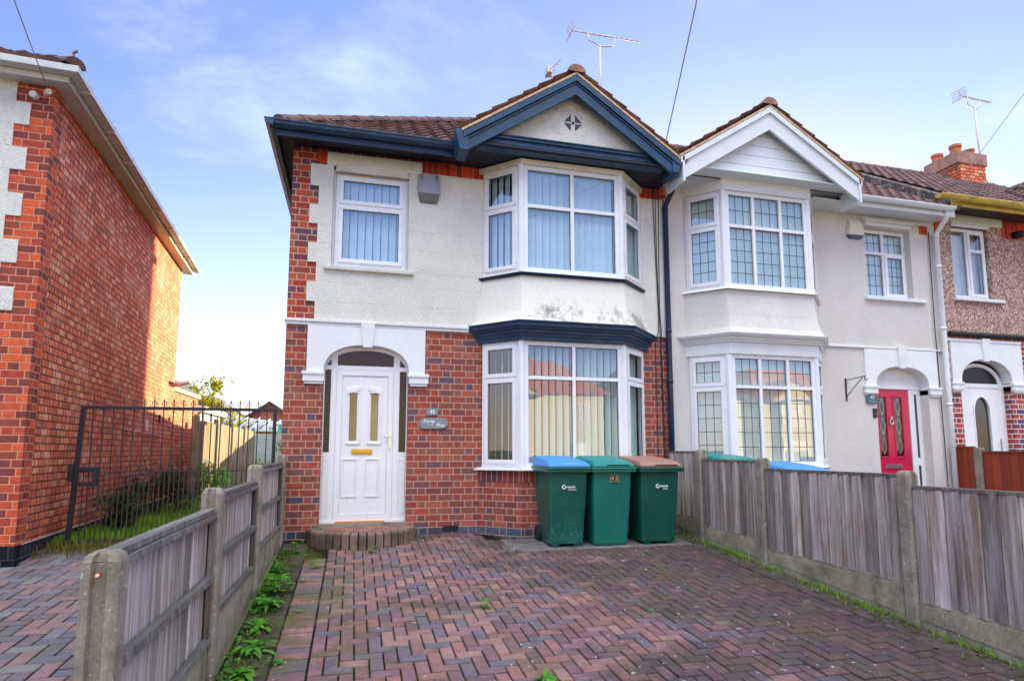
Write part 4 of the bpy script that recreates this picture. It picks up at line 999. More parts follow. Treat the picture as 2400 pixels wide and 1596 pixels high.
m = MB(); FW.box(m, 6.80, 9.03, .003, .035, 2.555, 2.585); m.build('string_course', 'white_paint', h47, bev=.004)
arch_surround(h47, 8.16, .5, 2.0, .29, 7.47, 8.84, 2.548, None, d=.03, deep=.15)
m = MB(); FW.box(m, 7.66, 8.66, -.17, -.15, 1.97, 2.32); FW.box(m, 8.42, 8.62, -.17, -.13, -.1, 1.97); FW.box(m, 7.66, 8.66, -.17, -.12, 1.955, 1.985); FW.box(m, 8.62, 8.66, -.17, -.14, -.1, 1.97)
df47 = m.build('door_frame', 'white_paint', h47, bev=.003)
g = MB(); FW.box(g, 8.52, 8.56, -.13, -.126, .9, 1.88); FW.box(g, 8.52, 8.56, -.13, -.126, .1, .78); g.build('sidelight', 'gasket', df47)
m = MB(); LT = [(7.80, 7.91, 1.10, 1.85), (8.13, 8.25, 1.10, 1.85)]
door_leaf(FW, m, 7.69, 8.41, .1, 1.955, -.17, -.14, [(7.83, 7.97, .92, 1.83), (8.13, 8.27, .92, 1.83)])
for a, b in ((7.83, 7.97), (8.13, 8.27)): ring(FW, m, a-.025, b+.025, .895, 1.855, -.14, -.13, .02); panel_leaf(FW, m, a-.03, b+.05, .25, .62, -.14, .02, .008)
d47 = m.build('door', 'door_crimson', h47, bev=.003)
g = MB(); ld = MB()
for a, b in ((7.83, 7.97), (8.13, 8.27)):
    g.face([FW.p(a, -.15, .92), FW.p(b, -.15, .92), FW.p(b, -.15, 1.83), FW.p(a, -.15, 1.83)]); c = (a+b)/2
    for zz in (1.08, 1.38, 1.68):
        for s_ in (-1, 1):
            ld.tube([(c, .148, zz-.13), (c+s_*.05, .148, zz), (c, .148, zz+.13)], .004, 4)
g.build('pane', 'glass_door', d47, fix=False); ld.build('leading', 'chrome', d47)
m = MB(); FW.box(m, 7.90, 8.20, -.14, -.125, .735, .795); m.build('letterbox', 'chrome', d47, bev=.004)
m = MB()
for i in range(12): pass
m.tube([(8.05+.032*math.cos(t*math.pi/8), .122, 1.45+.045*math.sin(t*math.pi/8)) for t in range(17)], .009, 6); m.box(8.035, 8.065, .115, .14, 1.48, 1.53); m.build('knocker', 'chrome', d47)
rooms(h47, [(4.4, 6.8, .02, 2.5, .3, 2.5), (4.4, 6.8, .02, 2.5, 2.9, 4.72), (7.2, 8.9, .17, 2.5, 3, 4.7), (7.3, 8.9, .18, 2, -.1, 2.4)])
# white downpipe between 47 and 49
m = MB(); m.tube([(8.82, -.42, 4.72), (8.82, -.40, 4.60), (8.97, -.08, 4.45), (8.97, -.08, 2.2), (8.97, -.08, 0)], .038, 12)
for z in (4.4, 3.9, 2.9, 1.7): m.tube([(8.97, -.08, z), (8.97, -.08, z+.04)], .046, 12)
m.build('downpipe', 'upvc', h47, smooth=True)
m = MB(); m.tube([(8.88, -.03, 4.5), (8.86, -.03, 3), (8.88, -.03, 0)], .008, 6); m.build('cables', 'brown_soffit', h47)
m = MB(); FW.box(m, 8.72, 8.88, .003, .012, 4.46, 4.62); m.build('bare_brick_patch', 'brick_soldier', h47)

# ------------------------------------------------------------------ number 49
h49 = thing('mid_terrace_house', 'pinkish pebbledashed house at the right edge with white arched door and brick chimney', 'house', (11.5, 0, .1), 'houses of the terrace')
m = MB(); grid_wall(m, FW, 9.03, 14.0, 2.86, 4.95, [(9.36, 10.16, 3.45, 4.68, .1), (11.4, 13.4, 3.4, 4.8, .1)], .006); m.build('wall', 'pebbledash', h49, fix=False)
m = MB(); grid_wall(m, FW, 9.03, 14.0, -.12, 2.86, [(9.32, 10.37, -.12, 2.46, .15), (11.4, 13.4, .9, 2.4, .1)], .001)
m.face([(9.03, 6.6, -.1), (14, 6.6, -.1), (14, 6.6, 4.9), (9.03, 6.6, 4.9)]); m.face([(14, 0, -.1), (14, 6.6, -.1), (14, 6.6, 7.), (14, 0, 4.9)])
brick('brick_white_joint', [(170, 74, 66), (150, 62, 60), (182, 90, 78), (124, 66, 76), (92, 80, 108)], (226, 214, 206), m=.015)
m.build('wall', 'brick_white_joint', h49, fix=False, label='red brick lower wall with white mortar joints')
m = MB(); FW.box(m, 9.03, 9.15, 0, .012, 4.5, 4.86); FW.box(m, 10.46, 14, .006, .014, 4.55, 4.86); m.build('soldier_course', 'brick_soldier', h49)
m = MB(); FW.box(m, 9.18, 10.46, .006, .03, 4.72, 4.87); m.build('lintel_band', 'smooth_white', h49)
m = MB(); FW.box(m, 9.36, 10.16, .0, .04, 4.66, 4.70); FW.box(m, 9.33, 10.19, .0, .07, 4.70, 4.735); m.build('drip_mould', 'clad_white', h49, bev=.004)
w = window(h49, FW, 9.38, 10.14, 3.47, 4.66, (0, .48, 1), (0, 1), {(1, 0)}, d=-.05, blind=('n',), bmat='net_white')
m = MB(); FW.box(m, 9.69+.05, 10.09, -.05, -.027, 4.26, 4.31); m.build('transom', 'upvc', w)
m = MB(); FW.box(m, 9.31, 10.34, -.1, .07, 3.41, 3.465); m.build('sill', 'white_paint', w, bev=.008)
w = window(h49, FW, 11.4, 13.4, 3.4, 4.8, (0, .33, .67, 1), (0, .66, 1), set(), d=-.03, blind=('n',), bmat='net_white')
w = window(h49, FW, 11.4, 13.4, .9, 2.4, (0, .33, .67, 1), (0, .66, 1), set(), d=-.03, blind=('n',), bmat='net_white')
m = MB(); m.tube([(9.12, -.06, 2.855), (14, -.06, 2.855)], .042, 10); m.build('waste_pipe', 'cable_black', h49, smooth=True)
arch_surround(h49, 9.845, .525, 2.1, .36, 9.14, 10.62, 2.74, None, d=.035, deep=.15)
m = MB(); FW.box(m, 9.03, 10.62, 0, .05, 2.74, 2.78); m.build('string_course', 'white_paint', h49, bev=.004)
m = MB(); 
for i in range(20):
    t0 = math.pi*i/20; t1 = math.pi*(i+1)/20; f = lambda t, k: (9.845-.525*k*math.cos(t), .17, 2.07+.36*k*math.sin(t))
    A, Bq, Cq, Dq = f(t0, .98), f(t1, .98), f(t1, .82), f(t0, .82)
    m.hexa([A, Bq, Cq, Dq], [(p[0], .13, p[2]) for p in (A, Bq, Cq, Dq)])
FW.box(m, 9.32, 10.37, -.17, -.12, 2.02, 2.09)
FW.box(m, 9.32, 9.42, -.17, -.12, .1, 2.02); FW.box(m, 10.27, 10.37, -.17, -.12, .1, 2.02)
df = m.build('door_frame', 'upvc', h49, bev=.003)
g = MB(); archfill(g, 9.845, .5, 2.08, .33, 2.06, 0, -.15); g.build('fanlight', 'glass_obscure', df, fix=False)
m = MB()
xc, a, zs = 9.875, .16, 1.62
FW.box(m, 9.42, xc-a, -.17, -.13, .1, 2.02); FW.box(m, xc+a, 10.27, -.17, -.13, .1, 2.02); FW.box(m, xc-a, xc+a, -.17, -.13, .1, .93)
for i in range(16):
    p = xc-a*math.cos(math.pi*i/16); q = xc-a*math.cos(math.pi*(i+1)/16); e = zs+.25*math.sin(math.pi*i/16); f = zs+.25*math.sin(math.pi*(i+1)/16)
    m.face([(p, .13, e), (q, .13, f), (q, .13, 2.02), (p, .13, 2.02)]); m.face([(p, .12, e), (q, .12, f), (q, .15, f), (p, .15, e)])
    m.hexa([(p, .125, e), (q, .125, f), (xc+(q-xc)*1.14, .125, zs+(f-zs)*1.1), (xc+(p-xc)*1.14, .125, zs+(e-zs)*1.1)], [(p, .115, e), (q, .115, f), (xc+(q-xc)*1.14, .115, zs+(f-zs)*1.1), (xc+(p-xc)*1.14, .115, zs+(e-zs)*1.1)])
FW.box(m, xc-a-.02, xc-a, -.13, -.115, .93, zs); FW.box(m, xc+a, xc+a+.02, -.13, -.115, .93, zs); FW.box(m, xc-a-.02, xc+a+.02, -.13, -.115, .91, .93)
dr = m.build('door', 'upvc', h49)
g = MB(); g.face([(xc-a, .15, .93), (xc+a, .15, .93), (xc+a, .15, 1.87), (xc-a, .15, 1.87)]); g.build('pane', 'glass_door', dr, fix=False)
m = MB(); FW.box(m, 10.215, 10.235, -.13, -.12, 1.0, 1.2); m.tube([FW.p(10.225, -.12, 1.13), FW.p(10.225, -.09, 1.13), FW.p(10.14, -.085, 1.13)], .008); m.build('handle', 'chrome', dr)
rooms(h49, [(9.1, 10.9, .12, 2.5, 3, 4.85), (9.1, 10.9, .18, 2, -.1, 2.6), (11, 13.8, .12, 2.5, 3, 4.85), (11, 13.8, .12, 2.5, .3, 2.6)])
front_roof(h49, 9.06, 14.2, -.45, 4.90, 2.95, 25); ridge_tiles(h49, (9.06, 2.95, 7.25), (14.2, 2.95, 7.25), .11)
m = MB()
for i in range(26):
    s = i*.15; t = random.uniform(.9, 1.3); m.tone = (t, t, t); y = -.40+s*CT; z = 4.80+s*ST
    m.hexa([(8.98, y, z-.06), (9.08, y, z-.06), (9.08, y+.13, z+.03), (8.98, y+.13, z+.03)], [(8.98, y, z+.13), (9.08, y, z+.16), (9.08, y+.13, z+.25), (8.98, y+.13, z+.22)])
m.build('party_verge', 'tile_lichen', h49)
gable(h49, 10.85, 13.9, 12.35, 4.95, 5.98, -.75, 1.6, None, 31, bw=.2, bmat='yellow_gutter', tmat='tile_roof')
m = MB(); m.prism_y([(10.9, 4.95), (13.85, 4.95), (12.35, 5.9)], -.6, -.5); m.build('gable_panel', 'roughcast_white', h49)
gutter(h49, 8.55, 10.9, -.46, 4.90, 'yellow_gutter', r=.06)
m = MB(); m.box(8.9, 10.9, -.44, -.42, 4.79, 4.88); m.build('fascia', 'yellow_gutter', h49)
m = MB(); m.box(8.95, 14, -.42, 0, 4.86, 4.88); m.build('soffit', 'brown_soffit', h49)
m = MB(); m.tube([(10.72, 0, 4.62), (10.72, -.16, 4.60)], .06, 12); m.build('vent_cowl', 'rubber', h49, smooth=True)
m = MB(); m.box(13.0, 13.74, 2.55, 3.35, 6.4, 7.42); ch = m.build('chimney', 'brick_orange', h49)
m = MB(); m.box(12.97, 13.75, 2.57, 3.33, 7.36, 7.42); m.box(12.93, 13.79, 2.53, 3.37, 7.42, 7.70); m.build('chimney_cap', 'chimney_cap', ch, bev=.01)
for x, y, hh in ((13.12, 2.72, .22), (13.1, 3.15, .2), (13.5, 2.72, .15), (13.5, 3.15, .14)):
    m = MB(); m.lathe((x, y, 7.70), [(.12, 0), (.105, hh*.7), (.125, hh*.72), (.125, hh), (.09, hh), (.08, hh*.3)], 16); m.build('chimney_pot', 'terracotta', ch, smooth=False)

# ------------------------------------------------------------------ number 43, the house on the left
W0 = Vector((-3.03, -.72)); W1 = Vector((-3.48, 5.9)); sd = (W1-W0).normalized(); fd = Vector((sd.y, -sd.x))   # fd points right along the front
h43 = thing('detached_brick_house', 'orange brick house at the left edge with white render, brick quoins and pale plastic gutters', 'house', (W0.x, W0.y, gz(W0.y)))
A0 = W0-fd*7; FS = Fr(W0, W1); FF = Fr(A0, W0)
m = MB(); grid_wall(m, FS, 0, FS.L, .12, 4.75, [], 0); C1 = W1-fd*7; m.face([(*W1, 0), (*C1, 0), (*C1, 4.75), (*W1, 4.75)]); m.build('wall', 'brick_orange', h43, fix=False)
m = MB(); grid_wall(m, FF, 0, 7.0, .12, 4.75, [(3.2, 5.6, .9, 2.2, .1), (3.2, 5.6, 3.2, 4.4, .1)], 0); m.build('wall', 'brick_orange_front', h43, fix=False)
m = MB()
# projecting quoin block at the corner, toothed on both faces
for i in range(60):
    z0 = .12+.077*i
    if z0+.077 > 4.72: break
FS.box(m, -.012, .215, -.05, .010, .12, 4.70); m.build('quoin', 'brick_orange_front', h43)
m = MB(); FS.box(m, -.02, FS.L+.01, -.1, .02, -.15, .12); FF.box(m, 0, 7.02, -.1, .02, -.15, .12); m.build('plinth', 'brick_plinth_black', h43)
m = MB(); FS.box(m, .1, FS.L, .02, .028, .118, .128); m.build('damp_course', 'lichen_white', h43)
m = MB(); z = 2.34; k = 1
while z < 4.6:
    wdt = .305 if k % 2 == 0 else .18; x1 = 7-wdt-.0
    for (a, b, e, f) in ((0, 3.2, 0, 9), (5.6, 9, 0, 9), (3.2, 5.6, 4.4, 9), (3.2, 5.6, 0, 3.2)):
        p, q = max(0, a), min(x1, b); r_, s_ = max(z, e), min(z+.235, f, 4.7)
        if q > p and s_ > r_: FF.box(m, p, q, .001, .013, r_, s_)
    z += .235; k += 1
m.build('render', 'roughcast_white', h43, bev=.004)
window(h43, FF, 3.2, 5.6, 3.2, 4.4, (0, .33, .67, 1), (0, .66, 1), {(0, 0)}, d=-.03, blind=('n',), bmat='net_white')
window(h43, FF, 3.2, 5.6, .9, 2.2, (0, .33, .67, 1), (0, .66, 1), {(0, 0)}, d=-.03, blind=('n',), bmat='net_white')
m = MB()
for i in range(10):
    t0 = math.pi*i/10; t1 = math.pi*(i+1)/10; f = lambda t, r: FF.p(5.9-r*math.cos(t)*.9, .03, 1.75+r*math.sin(t))
    m.face([f(t0, .42), f(t1, .42), f(t1, .52), f(t0, .52)])
FF.box(m, 6.33, 6.40, 0, .03, 1.62, 1.75); m.build('arch_moulding', 'paint_navy', h43, fix=False)
ZE = 4.66
def off(o, back=6.9):     # outline offset outwards on the front and right
    a = W0+fd*o-sd*o; return a
e0 = off(.34); m = MB()
def run(m, o0, o1, z0, z1):
    p0, p1 = off(o0), off(o1); q0, q1 = W1+fd*o0+sd*.28, W1+fd*o1+sd*.28; r0, r1 = A0-sd*o0, A0-sd*o1
    for a, b, c, d in ((p0, p1, q1, q0), (r0, r1, p1, p0)): m.hexa([(*a, z0), (*b, z0), (*c, z0), (*d, z0)], [(*a, z1), (*b, z1), (*c, z1), (*d, z1)])
run(m, -.02, .17, ZE, ZE+.02); m.build('soffit', 'upvc_trim', h43)
m = MB(); run(m, .155, .175, ZE-.015, ZE+.13); m.build('fascia', 'upvc_old', h43, bev=.003)
m = MB(); run(m, .18, .195, ZE+.045, ZE+.10); run(m, .195, .27, ZE+.045, ZE+.062); run(m, .27, .29, ZE+.045, ZE+.115); g43 = m.build('gutter', 'upvc_trim', h43, bev=.006)
m = MB()
for i in range(9):
    c = W0+fd*.235+sd*(i*.82+.1); a, b = c-fd*.06, c+fd*.06
    m.hexa([(*(a-sd*.025), ZE+.03), (*(b-sd*.025), ZE+.03), (*(b+sd*.025), ZE+.03), (*(a+sd*.025), ZE+.03)], [(*(a-sd*.025), ZE+.118), (*(b-sd*.025), ZE+.118), (*(b+sd*.025), ZE+.118), (*(a+sd*.025), ZE+.118)])
m.build('gutter_joints', 'upvc_old', g43)
r = MB(); C = off(.25); zr = ZE+.13
T4 = .5; C4 = 1/math.sqrt(1+T4*T4); tiles(r, (C.x, C.y, zr), (-fd.x, -fd.y, 0), (sd.x*C4, sd.y*C4, T4*C4), 3.8, lambda s: s*C4, lambda s: 7.2, seed=41)
apx = C+sd*3.4-fd*3.4; r.tone = (.8, .8, .8)
q = W1+fd*.25+sd*.3
r.face([(*C, zr), (*q, zr), (*(q-fd*3.4-sd*.0), zr+3.4*T4), (*apx, zr+3.4*T4)])
r.face([(*q, zr), (*(q-fd*7), zr), (*(q-fd*7), zr+1), (*(q-fd*3.4), zr+3.4*T4)])
r.build('roof', 'tile_roof', h43, fix=False)
ridge_tiles(h43, (*C, zr+.03), (*apx, zr+3.4*T4+.03), .1)
m = MB(); p = off(.22); m.tube([(p.x, p.y, ZE+.12), (p.x-.01, p.y, ZE+.28), (p.x+.03, p.y-.01, ZE+.30)], .016, 6); m.build('hip_iron', 'lead', h43)
m = MB(); p = W0-fd*.06; m.tube([(p.x, p.y-.01, 4.58), (p.x+.04, p.y-.06, 4.58)], .03, 8); m.tube([(p.x-.09, p.y-.01, 4.53), (p.x-.09, p.y-.07, 4.53)], .035, 8); m.build('cable_bracket', 'alarm_cream', h43)
m = MB(); c = W1-sd*.12; m.tube([(c.x-.02, c.y, 2.30), (c.x+.16, c.y, 2.33), (c.x+.3, c.y-.02, 2.36)], .055, 10, r1=.04); m.build('flue_pipe', 'upvc_trim', h43, smooth=True)
m = MB(); c = FS; m.tube([FS.p(3.3, .015, 1.32), FS.p(5.6, .015, 1.28)], .008, 5); FS.box(m, 4.55, 4.62, 0, .02, 1.34, 1.52); m.build('cable', 'cable_pale', h43)
m = MB(); FS.box(m, 5.45, 5.53, 0, .03, 1.5, 1.66); m.build('junction_box', 'cable_black', h43, bev=.004)
m = MB(); m.hexa([(-4.6, 5.95, 0), (-3.56, 5.95, 0), (-3.56, 8.2, 0), (-4.6, 8.2, 0)], [(-4.6, 5.95, 2.9), (-3.56, 5.95, 2.25), (-3.56, 8.2, 2.25), (-4.6, 8.2, 2.9)]); m.build('lean_to', 'brick_orange', h43)
m = MB(); m.hexa([(-4.6, 5.91, 2.91), (-3.52, 5.95, 2.21), (-3.52, 8.3, 2.21), (-4.6, 8.3, 2.91)], [(-4.6, 5.91, 3.0), (-3.52, 5.95, 2.30), (-3.52, 8.3, 2.30), (-4.6, 8.3, 3.0)]); m.build('lean_to_roof', 'tile_slate', h43)

# ------------------------------------------------------------------ fences
rf = random.Random(12)
def conc_post(parent, x, y, ztop, side, w=.115, zb=None):
    """concrete post with a slot on both run faces and a weathered chamfered head"""
    zb = gz(y)-.1 if zb is None else zb; m = MB(); h = w/2; c = .016; s = .024
    pl = [(-h, -h+c), (-h+c, -h), (-s, -h), (-s+.006, -h+.024), (s-.006, -h+.024), (s, -h), (h-c, -h), (h, -h+c), (h, h-c), (h-c, h), (s, h), (s-.006, h-.024), (-s+.006, h-.024), (-s, h), (-h+c, h), (-h, h-c)]
    a = [(x+p, y+q) for p, q in pl]; b = [(x+p*.55, y+q*.62) for p, q in pl]; b2 = [(x+p*.86, y+q*.88) for p, q in pl]
    m.loft(a, zb, a, ztop-.035); m.loft(a, ztop-.035, b2, ztop-.012); m.loft(b2, ztop-.012, b, ztop)
    return m.build('post', 'concrete_post', parent, bev=.003)
def board_panel(parent, x, y0, y1, zt, zb, face, back_rails=True, bw=.125, mat='wood_grey', capw=.05, seed=0, rails_front=False):
    """feather-edge panel in the plane x; boards on the side `face` (+1 = +X)"""
    rr = random.Random(seed); m = MB(); n = max(2, round((y1-y0)/bw)); L = (y1-y0)/n
    for i in range(n):
        a = y0+i*L; t = rr.choice((.62, .8, .95, 1.05, 1.15, 1.3))*rr.uniform(.92, 1.08); m.tone = (t, t*rr.uniform(.96, 1.0), t*rr.uniform(.93, 1.02)); o = rr.uniform(-.004, .004)
        zt_ = zt-.018-rr.uniform(0, .006); zb_ = zb-rr.uniform(0, .02); x0 = x+face*(.006+o*.2); x1 = x+face*.017; x2 = x+face*.032
        g1, g2 = rr.uniform(.001, .005), rr.uniform(.002, .009); lo = [(x0, a+g1, zb_), (x0, a+L-g2, zb_), (x1, a+L-g2, zb_), (x2, a+g1, zb_)]
        m.hexa(lo, [(p[0], p[1], zt_) for p in lo])
    m.tone = (.22, .2, .19)  # dark backing sheet: shade of the board gaps put into its colour
    if not rails_front: m.box(x-.004, x+.003, y0, y1, zb, zt-.025)
    pn = m.build('panel', mat, parent)
    r = MB(); t = rr.uniform(.8, 1); r.tone = (t, t, t)
    r.box(x-.028, x+.03, y0-.0, y1+.0, zt-.022, zt+.006)
    if back_rails:
        for zz, hh in ((zt-.065, .045), ((zt+zb)/2-.035, .05), (zb+.01, .04)):
            t = rr.uniform(.7, 1.05); r.tone = (t, t, t); r.hexa([(x-face*.004, y0, zz-.0), (x-face*.04, y0, zz+.008), (x-face*.04, y1, zz+.008), (x-face*.004, y1, zz)], [(x-face*.004, y0, zz+hh), (x-face*.034, y0, zz+hh-.008), (x-face*.034, y1, zz+hh-.008), (x-face*.004, y1, zz+hh)])
        for yy in (y0+.002, y1-.042): r.box(x-face*.004-.018 if face > 0 else x+.002, x-face*.002 if face > 0 else x+.03, yy, yy+.04, zb, zt-.02)
    r.build('rail', 'wood_rail', pn, bev=.003)
    return pn
def gravel_board(parent, x, y0, y1, zt, zb=None):
    m = MB(); a, b = gz(y0)-.08, gz(y1)-.08
    m.hexa([(x-.022, y0, a), (x+.022, y0, a), (x+.022, y1, b), (x-.022, y1, b)], [(x-.022, y0, zt), (x+.022, y0, zt), (x+.022, y1, zt), (x-.022, y1, zt)])
    for s_ in (-1, 1): m.hexa([(x+s_*.0225, y0+.04, a+.12), (x+s_*.027, y0+.04, a+.12), (x+s_*.027, y1-.04, b+.12), (x+s_*.0225, y1-.04, b+.12)], [(x+s_*.0225, y0+.04, zt-.03), (x+s_*.027, y0+.04, zt-.03), (x+s_*.027, y1-.04, zt-.03), (x+s_*.0225, y1-.04, zt-.03)])
    return m.build('gravel_board', 'gravel_concrete', parent, bev=.004)
def fence(label, x, posts, tops, zbs, face, group=None, seed=0, first=None):
    t = thing('garden_fence', label, 'fence', (x, (posts[0][0]+posts[-1][0])/2, gz(posts[0][0])), group)
    for i, (y, zt) in enumerate(posts): conc_post(t, x, y, zt, 0)
    ys = [p[0] for p in posts]; seg = list(zip(ys, ys[1:]))
    if first is not None: seg = [first]+seg
    for i, (a, b) in enumerate(seg):
        a2 = a+(.045 if a in ys else 0); b2 = b-(.045 if b in ys else 0)
        board_panel(t, x, a2, b2, tops[i], zbs[i], face, seed=seed+i, rails_front=(seed < 10)); gravel_board(t, x, a2-.01, b2+.01, zbs[i]-.004)
    return t
simple('rust_red', (150, 60, 44), .7, .2)
fl_ = fence('low weathered board fence left of the drive, rails and concrete posts showing', -.79,
      [(-5.13, .67), (-3.52, .785), (-1.93, .885), (-.09, .965)], [.664, .745, .868], [-.10, .02, .13], -1, seed=3)
m = MB(); m.tube([(-.79, -5.186, .60), (-.79, -5.195, .60)], .011, 12); b_ = m.build('bolt', 'rust_red', fl_)
m = MB(); m.tube([(-.79, -5.19, .60), (-.79, -5.2, .60)], .006, 8); m.build('bolt_washer', 'lichen_white', b_)
fr2 = fence('low weathered board fence stepping down the right side of the drive past the bins', 4.14,
      [(-6.95, .67), (-5.32, .78), (-3.68, .85), (-1.97, .93), (-.81, 1.02)], [.655, .735, .818, .898], [-.20, -.10, .015, .11], -1, seed=20)
# the short panel between the last post and the house
pn = board_panel(fr2, 4.14, -.765, -.05, .995, .20, -1, seed=50); gravel_board(fr2, 4.14, -.775, -.04, .195)
m = MB(); m.tone = (1, 1, 1)
fr3 = thing('garden_fence', 'reddish brown stained panel fence between the crimson door and the white arched door', 'fence', (9.05, -2, gz(-2)))
conc_post(fr3, 9.05, -.42, 1.055, 0); conc_post(fr3, 9.05, -2.3, .95, 0)
for a, b, zt in ((-.36, -.03, 1.05), (-2.25, -.47, .98), (-4.1, -2.35, .86)):
    m = MB(); n = int((b-a)/.13)+1
    for i in range(n):
        y0 = a+(b-a)*i/n; t = rf.uniform(.8, 1.15); m.tone = (t, t, t)
        m.hexa([(9.03, y0, gz(y0)), (9.05, y0, gz(y0)), (9.05, y0+(b-a)/n, gz(y0)), (9.04, y0+(b-a)/n, gz(y0))], [(9.03, y0, zt), (9.05, y0, zt), (9.05, y0+(b-a)/n, zt), (9.04, y0+(b-a)/n, zt)])
    p_ = m.build('panel', 'fence_brown', fr3)
    m = MB(); m.tone = (.8, .8, .8); m.box(9.02, 9.07, a, b, zt, zt+.02); m.build('rail', 'fence_brown', p_)
# tall board fence of the garden behind the gate
fb = thing('garden_fence', 'tall pale board fence running back beside the lawn behind the iron gate', 'fence', (-3.1, 10, 0))
for i in range(5):
    y0 = 6.15+i*1.85; conc_post(fb, -3.1, y0, 1.74, 0, zb=-.1)
    if i < 4:
        m = MB(); n = 13
        for k in range(n):
            a = y0+.05+k*1.75/n; t = rf.uniform(.75, 1.15); m.tone = (t, t*.98, t*.94); q = .11/2
            zt = 1.60+.05*abs(math.sin((k+.5)/n*math.pi))+rf.uniform(-.012, .012)
            m.hexa([(-3.10, a, .12), (-3.085+.004*(k % 2), a, .12), (-3.08, a+.135, .12), (-3.10, a+.135, .12)], [(-3.10, a, zt), (-3.085+.004*(k % 2), a, zt), (-3.08, a+.135, zt), (-3.10, a+.135, zt)])
        m.build('panel', 'wood_grey_far', fb)
        m = MB(); m.box(-3.12, -3.08, y0+.05, y0+1.8, -.05, .13); m.build('gravel_board', 'gravel_concrete', fb)
fg = thing('garden_fence', 'pale blue-grey horizontal board fence closing the far end of the lawn', 'fence', (-1.8, 14.0, 0))
for i in range(3):
    x0 = -3.4+i*1.3; m = MB()
    for k in range(7):
        t = rf.uniform(.8, 1.1); m.tone = (t, t, t); m.box(x0+.02, x0+1.27, 14.0, 14.02+.006*(k % 2), .1+k*.21, .1+k*.21+.205)
    m.build('panel', 'shed_grey', fg); m = MB(); m.box(x0-.03, x0+.03, 13.97, 14.05, 0, 1.62); m.build('post', 'shed_grey', fg)

# ------------------------------------------------------------------ iron gate across the side passage
gt_ = thing('iron_gate', 'tall black wrought iron driveway gate with rusty spear finials between the two houses', 'gate', (-1.85, -.02, 0))
gx0, gx1 = -2.83, -.86; gy = -.02
m = MB(); m.box(gx0, gx1, gy-.018, gy+.018, 1.45, 1.486); m.box(gx1-.036, gx1, gy-.018, gy+.018, .02, 1.45); m.hexa([(gx0-.06, gy-.02, .0), (gx0-.015, gy-.02, 0), (gx0-.015, gy+.02, 0), (gx0-.06, gy+.02, 0)], [(gx0, gy-.02, 1.486), (gx0+.045, gy-.02, 1.486), (gx0+.045, gy+.02, 1.486), (gx0, gy+.02, 1.486)])
m.box(gx0, gx1, gy-.015, gy+.015, .03, .065); m.build('frame', 'iron_black', gt_, bev=.003)
m = MB(); m.box(gx0, gx1, gy-.006, gy+.006, .775, .787); m.build('middle_rail', 'iron_brown', gt_)
def finial(m, x, y, z, s=1):
    m.box(x-.006*s, x+.006*s, y-.004, y+.004, z, z+.03*s)
    for a, b in ((0, 1), (-1, .55), (1, .55)):
        m.hexa([(x+a*.016*s-.006*s, y-.003, z+.02*s), (x+a*.016*s+.006*s, y-.003, z+.02*s), (x+a*.016*s+.006*s, y+.003, z+.02*s), (x+a*.016*s-.006*s, y+.003, z+.02*s)],
               [(x+a*.026*s-.002, y-.002, z+.05*s+.02*b*s), (x+a*.026*s+.002, y-.002, z+.05*s+.02*b*s), (x+a*.026*s+.002, y+.002, z+.05*s+.02*b*s), (x+a*.026*s-.002, y+.002, z+.05*s+.02*b*s)])
    m.hexa([(x-.012*s, y-.003, z+.045*s), (x+.012*s, y-.003, z+.045*s), (x+.012*s, y+.003, z+.045*s), (x-.012*s, y+.003, z+.045*s)], [(x-.001, y-.001, z+.10*s), (x+.001, y-.001, z+.10*s), (x+.001, y+.001, z+.10*s), (x-.001, y+.001, z+.10*s)])
NB = 19
for i in range(NB):
    x = gx0+.045+(gx1-gx0-.08)*(i+.7)/(NB+.4)
    m = MB(); m.box(x-.0055, x+.0055, gy-.0055, gy+.0055, .06, 1.45); bar = m.build('bar', 'iron_brown', gt_)
    m = MB(); finial(m, x, gy, 1.486); m.build('finial', 'iron_rust', bar)
for i in range(NB+1):
    x = gx0+.045+(gx1-gx0-.08)*(i+.2)/(NB+.4)
    m = MB(); m.box(x-.0045, x+.0045, gy-.005, gy+.005, .06, .79); bar = m.build('bar', 'iron_brown', gt_)
    m = MB(); finial(m, x, gy, .787, .85); m.build('finial', 'iron_rust', bar)
m = MB(); ring(FW, m, gx0-.03, gx0+.20, .63, .83, .0, .05, .04); m.box(gx0-.07, gx0-.02, gy-.05, gy+.02, .68, .86); m.build('lock_box', 'iron_black', gt_, bev=.004)
m = MB(); m.box(gx0+.06, gx0+.075, gy-.04, gy-.03, .69, .75); m.build('keyhole_cover', 'chrome', gt_)

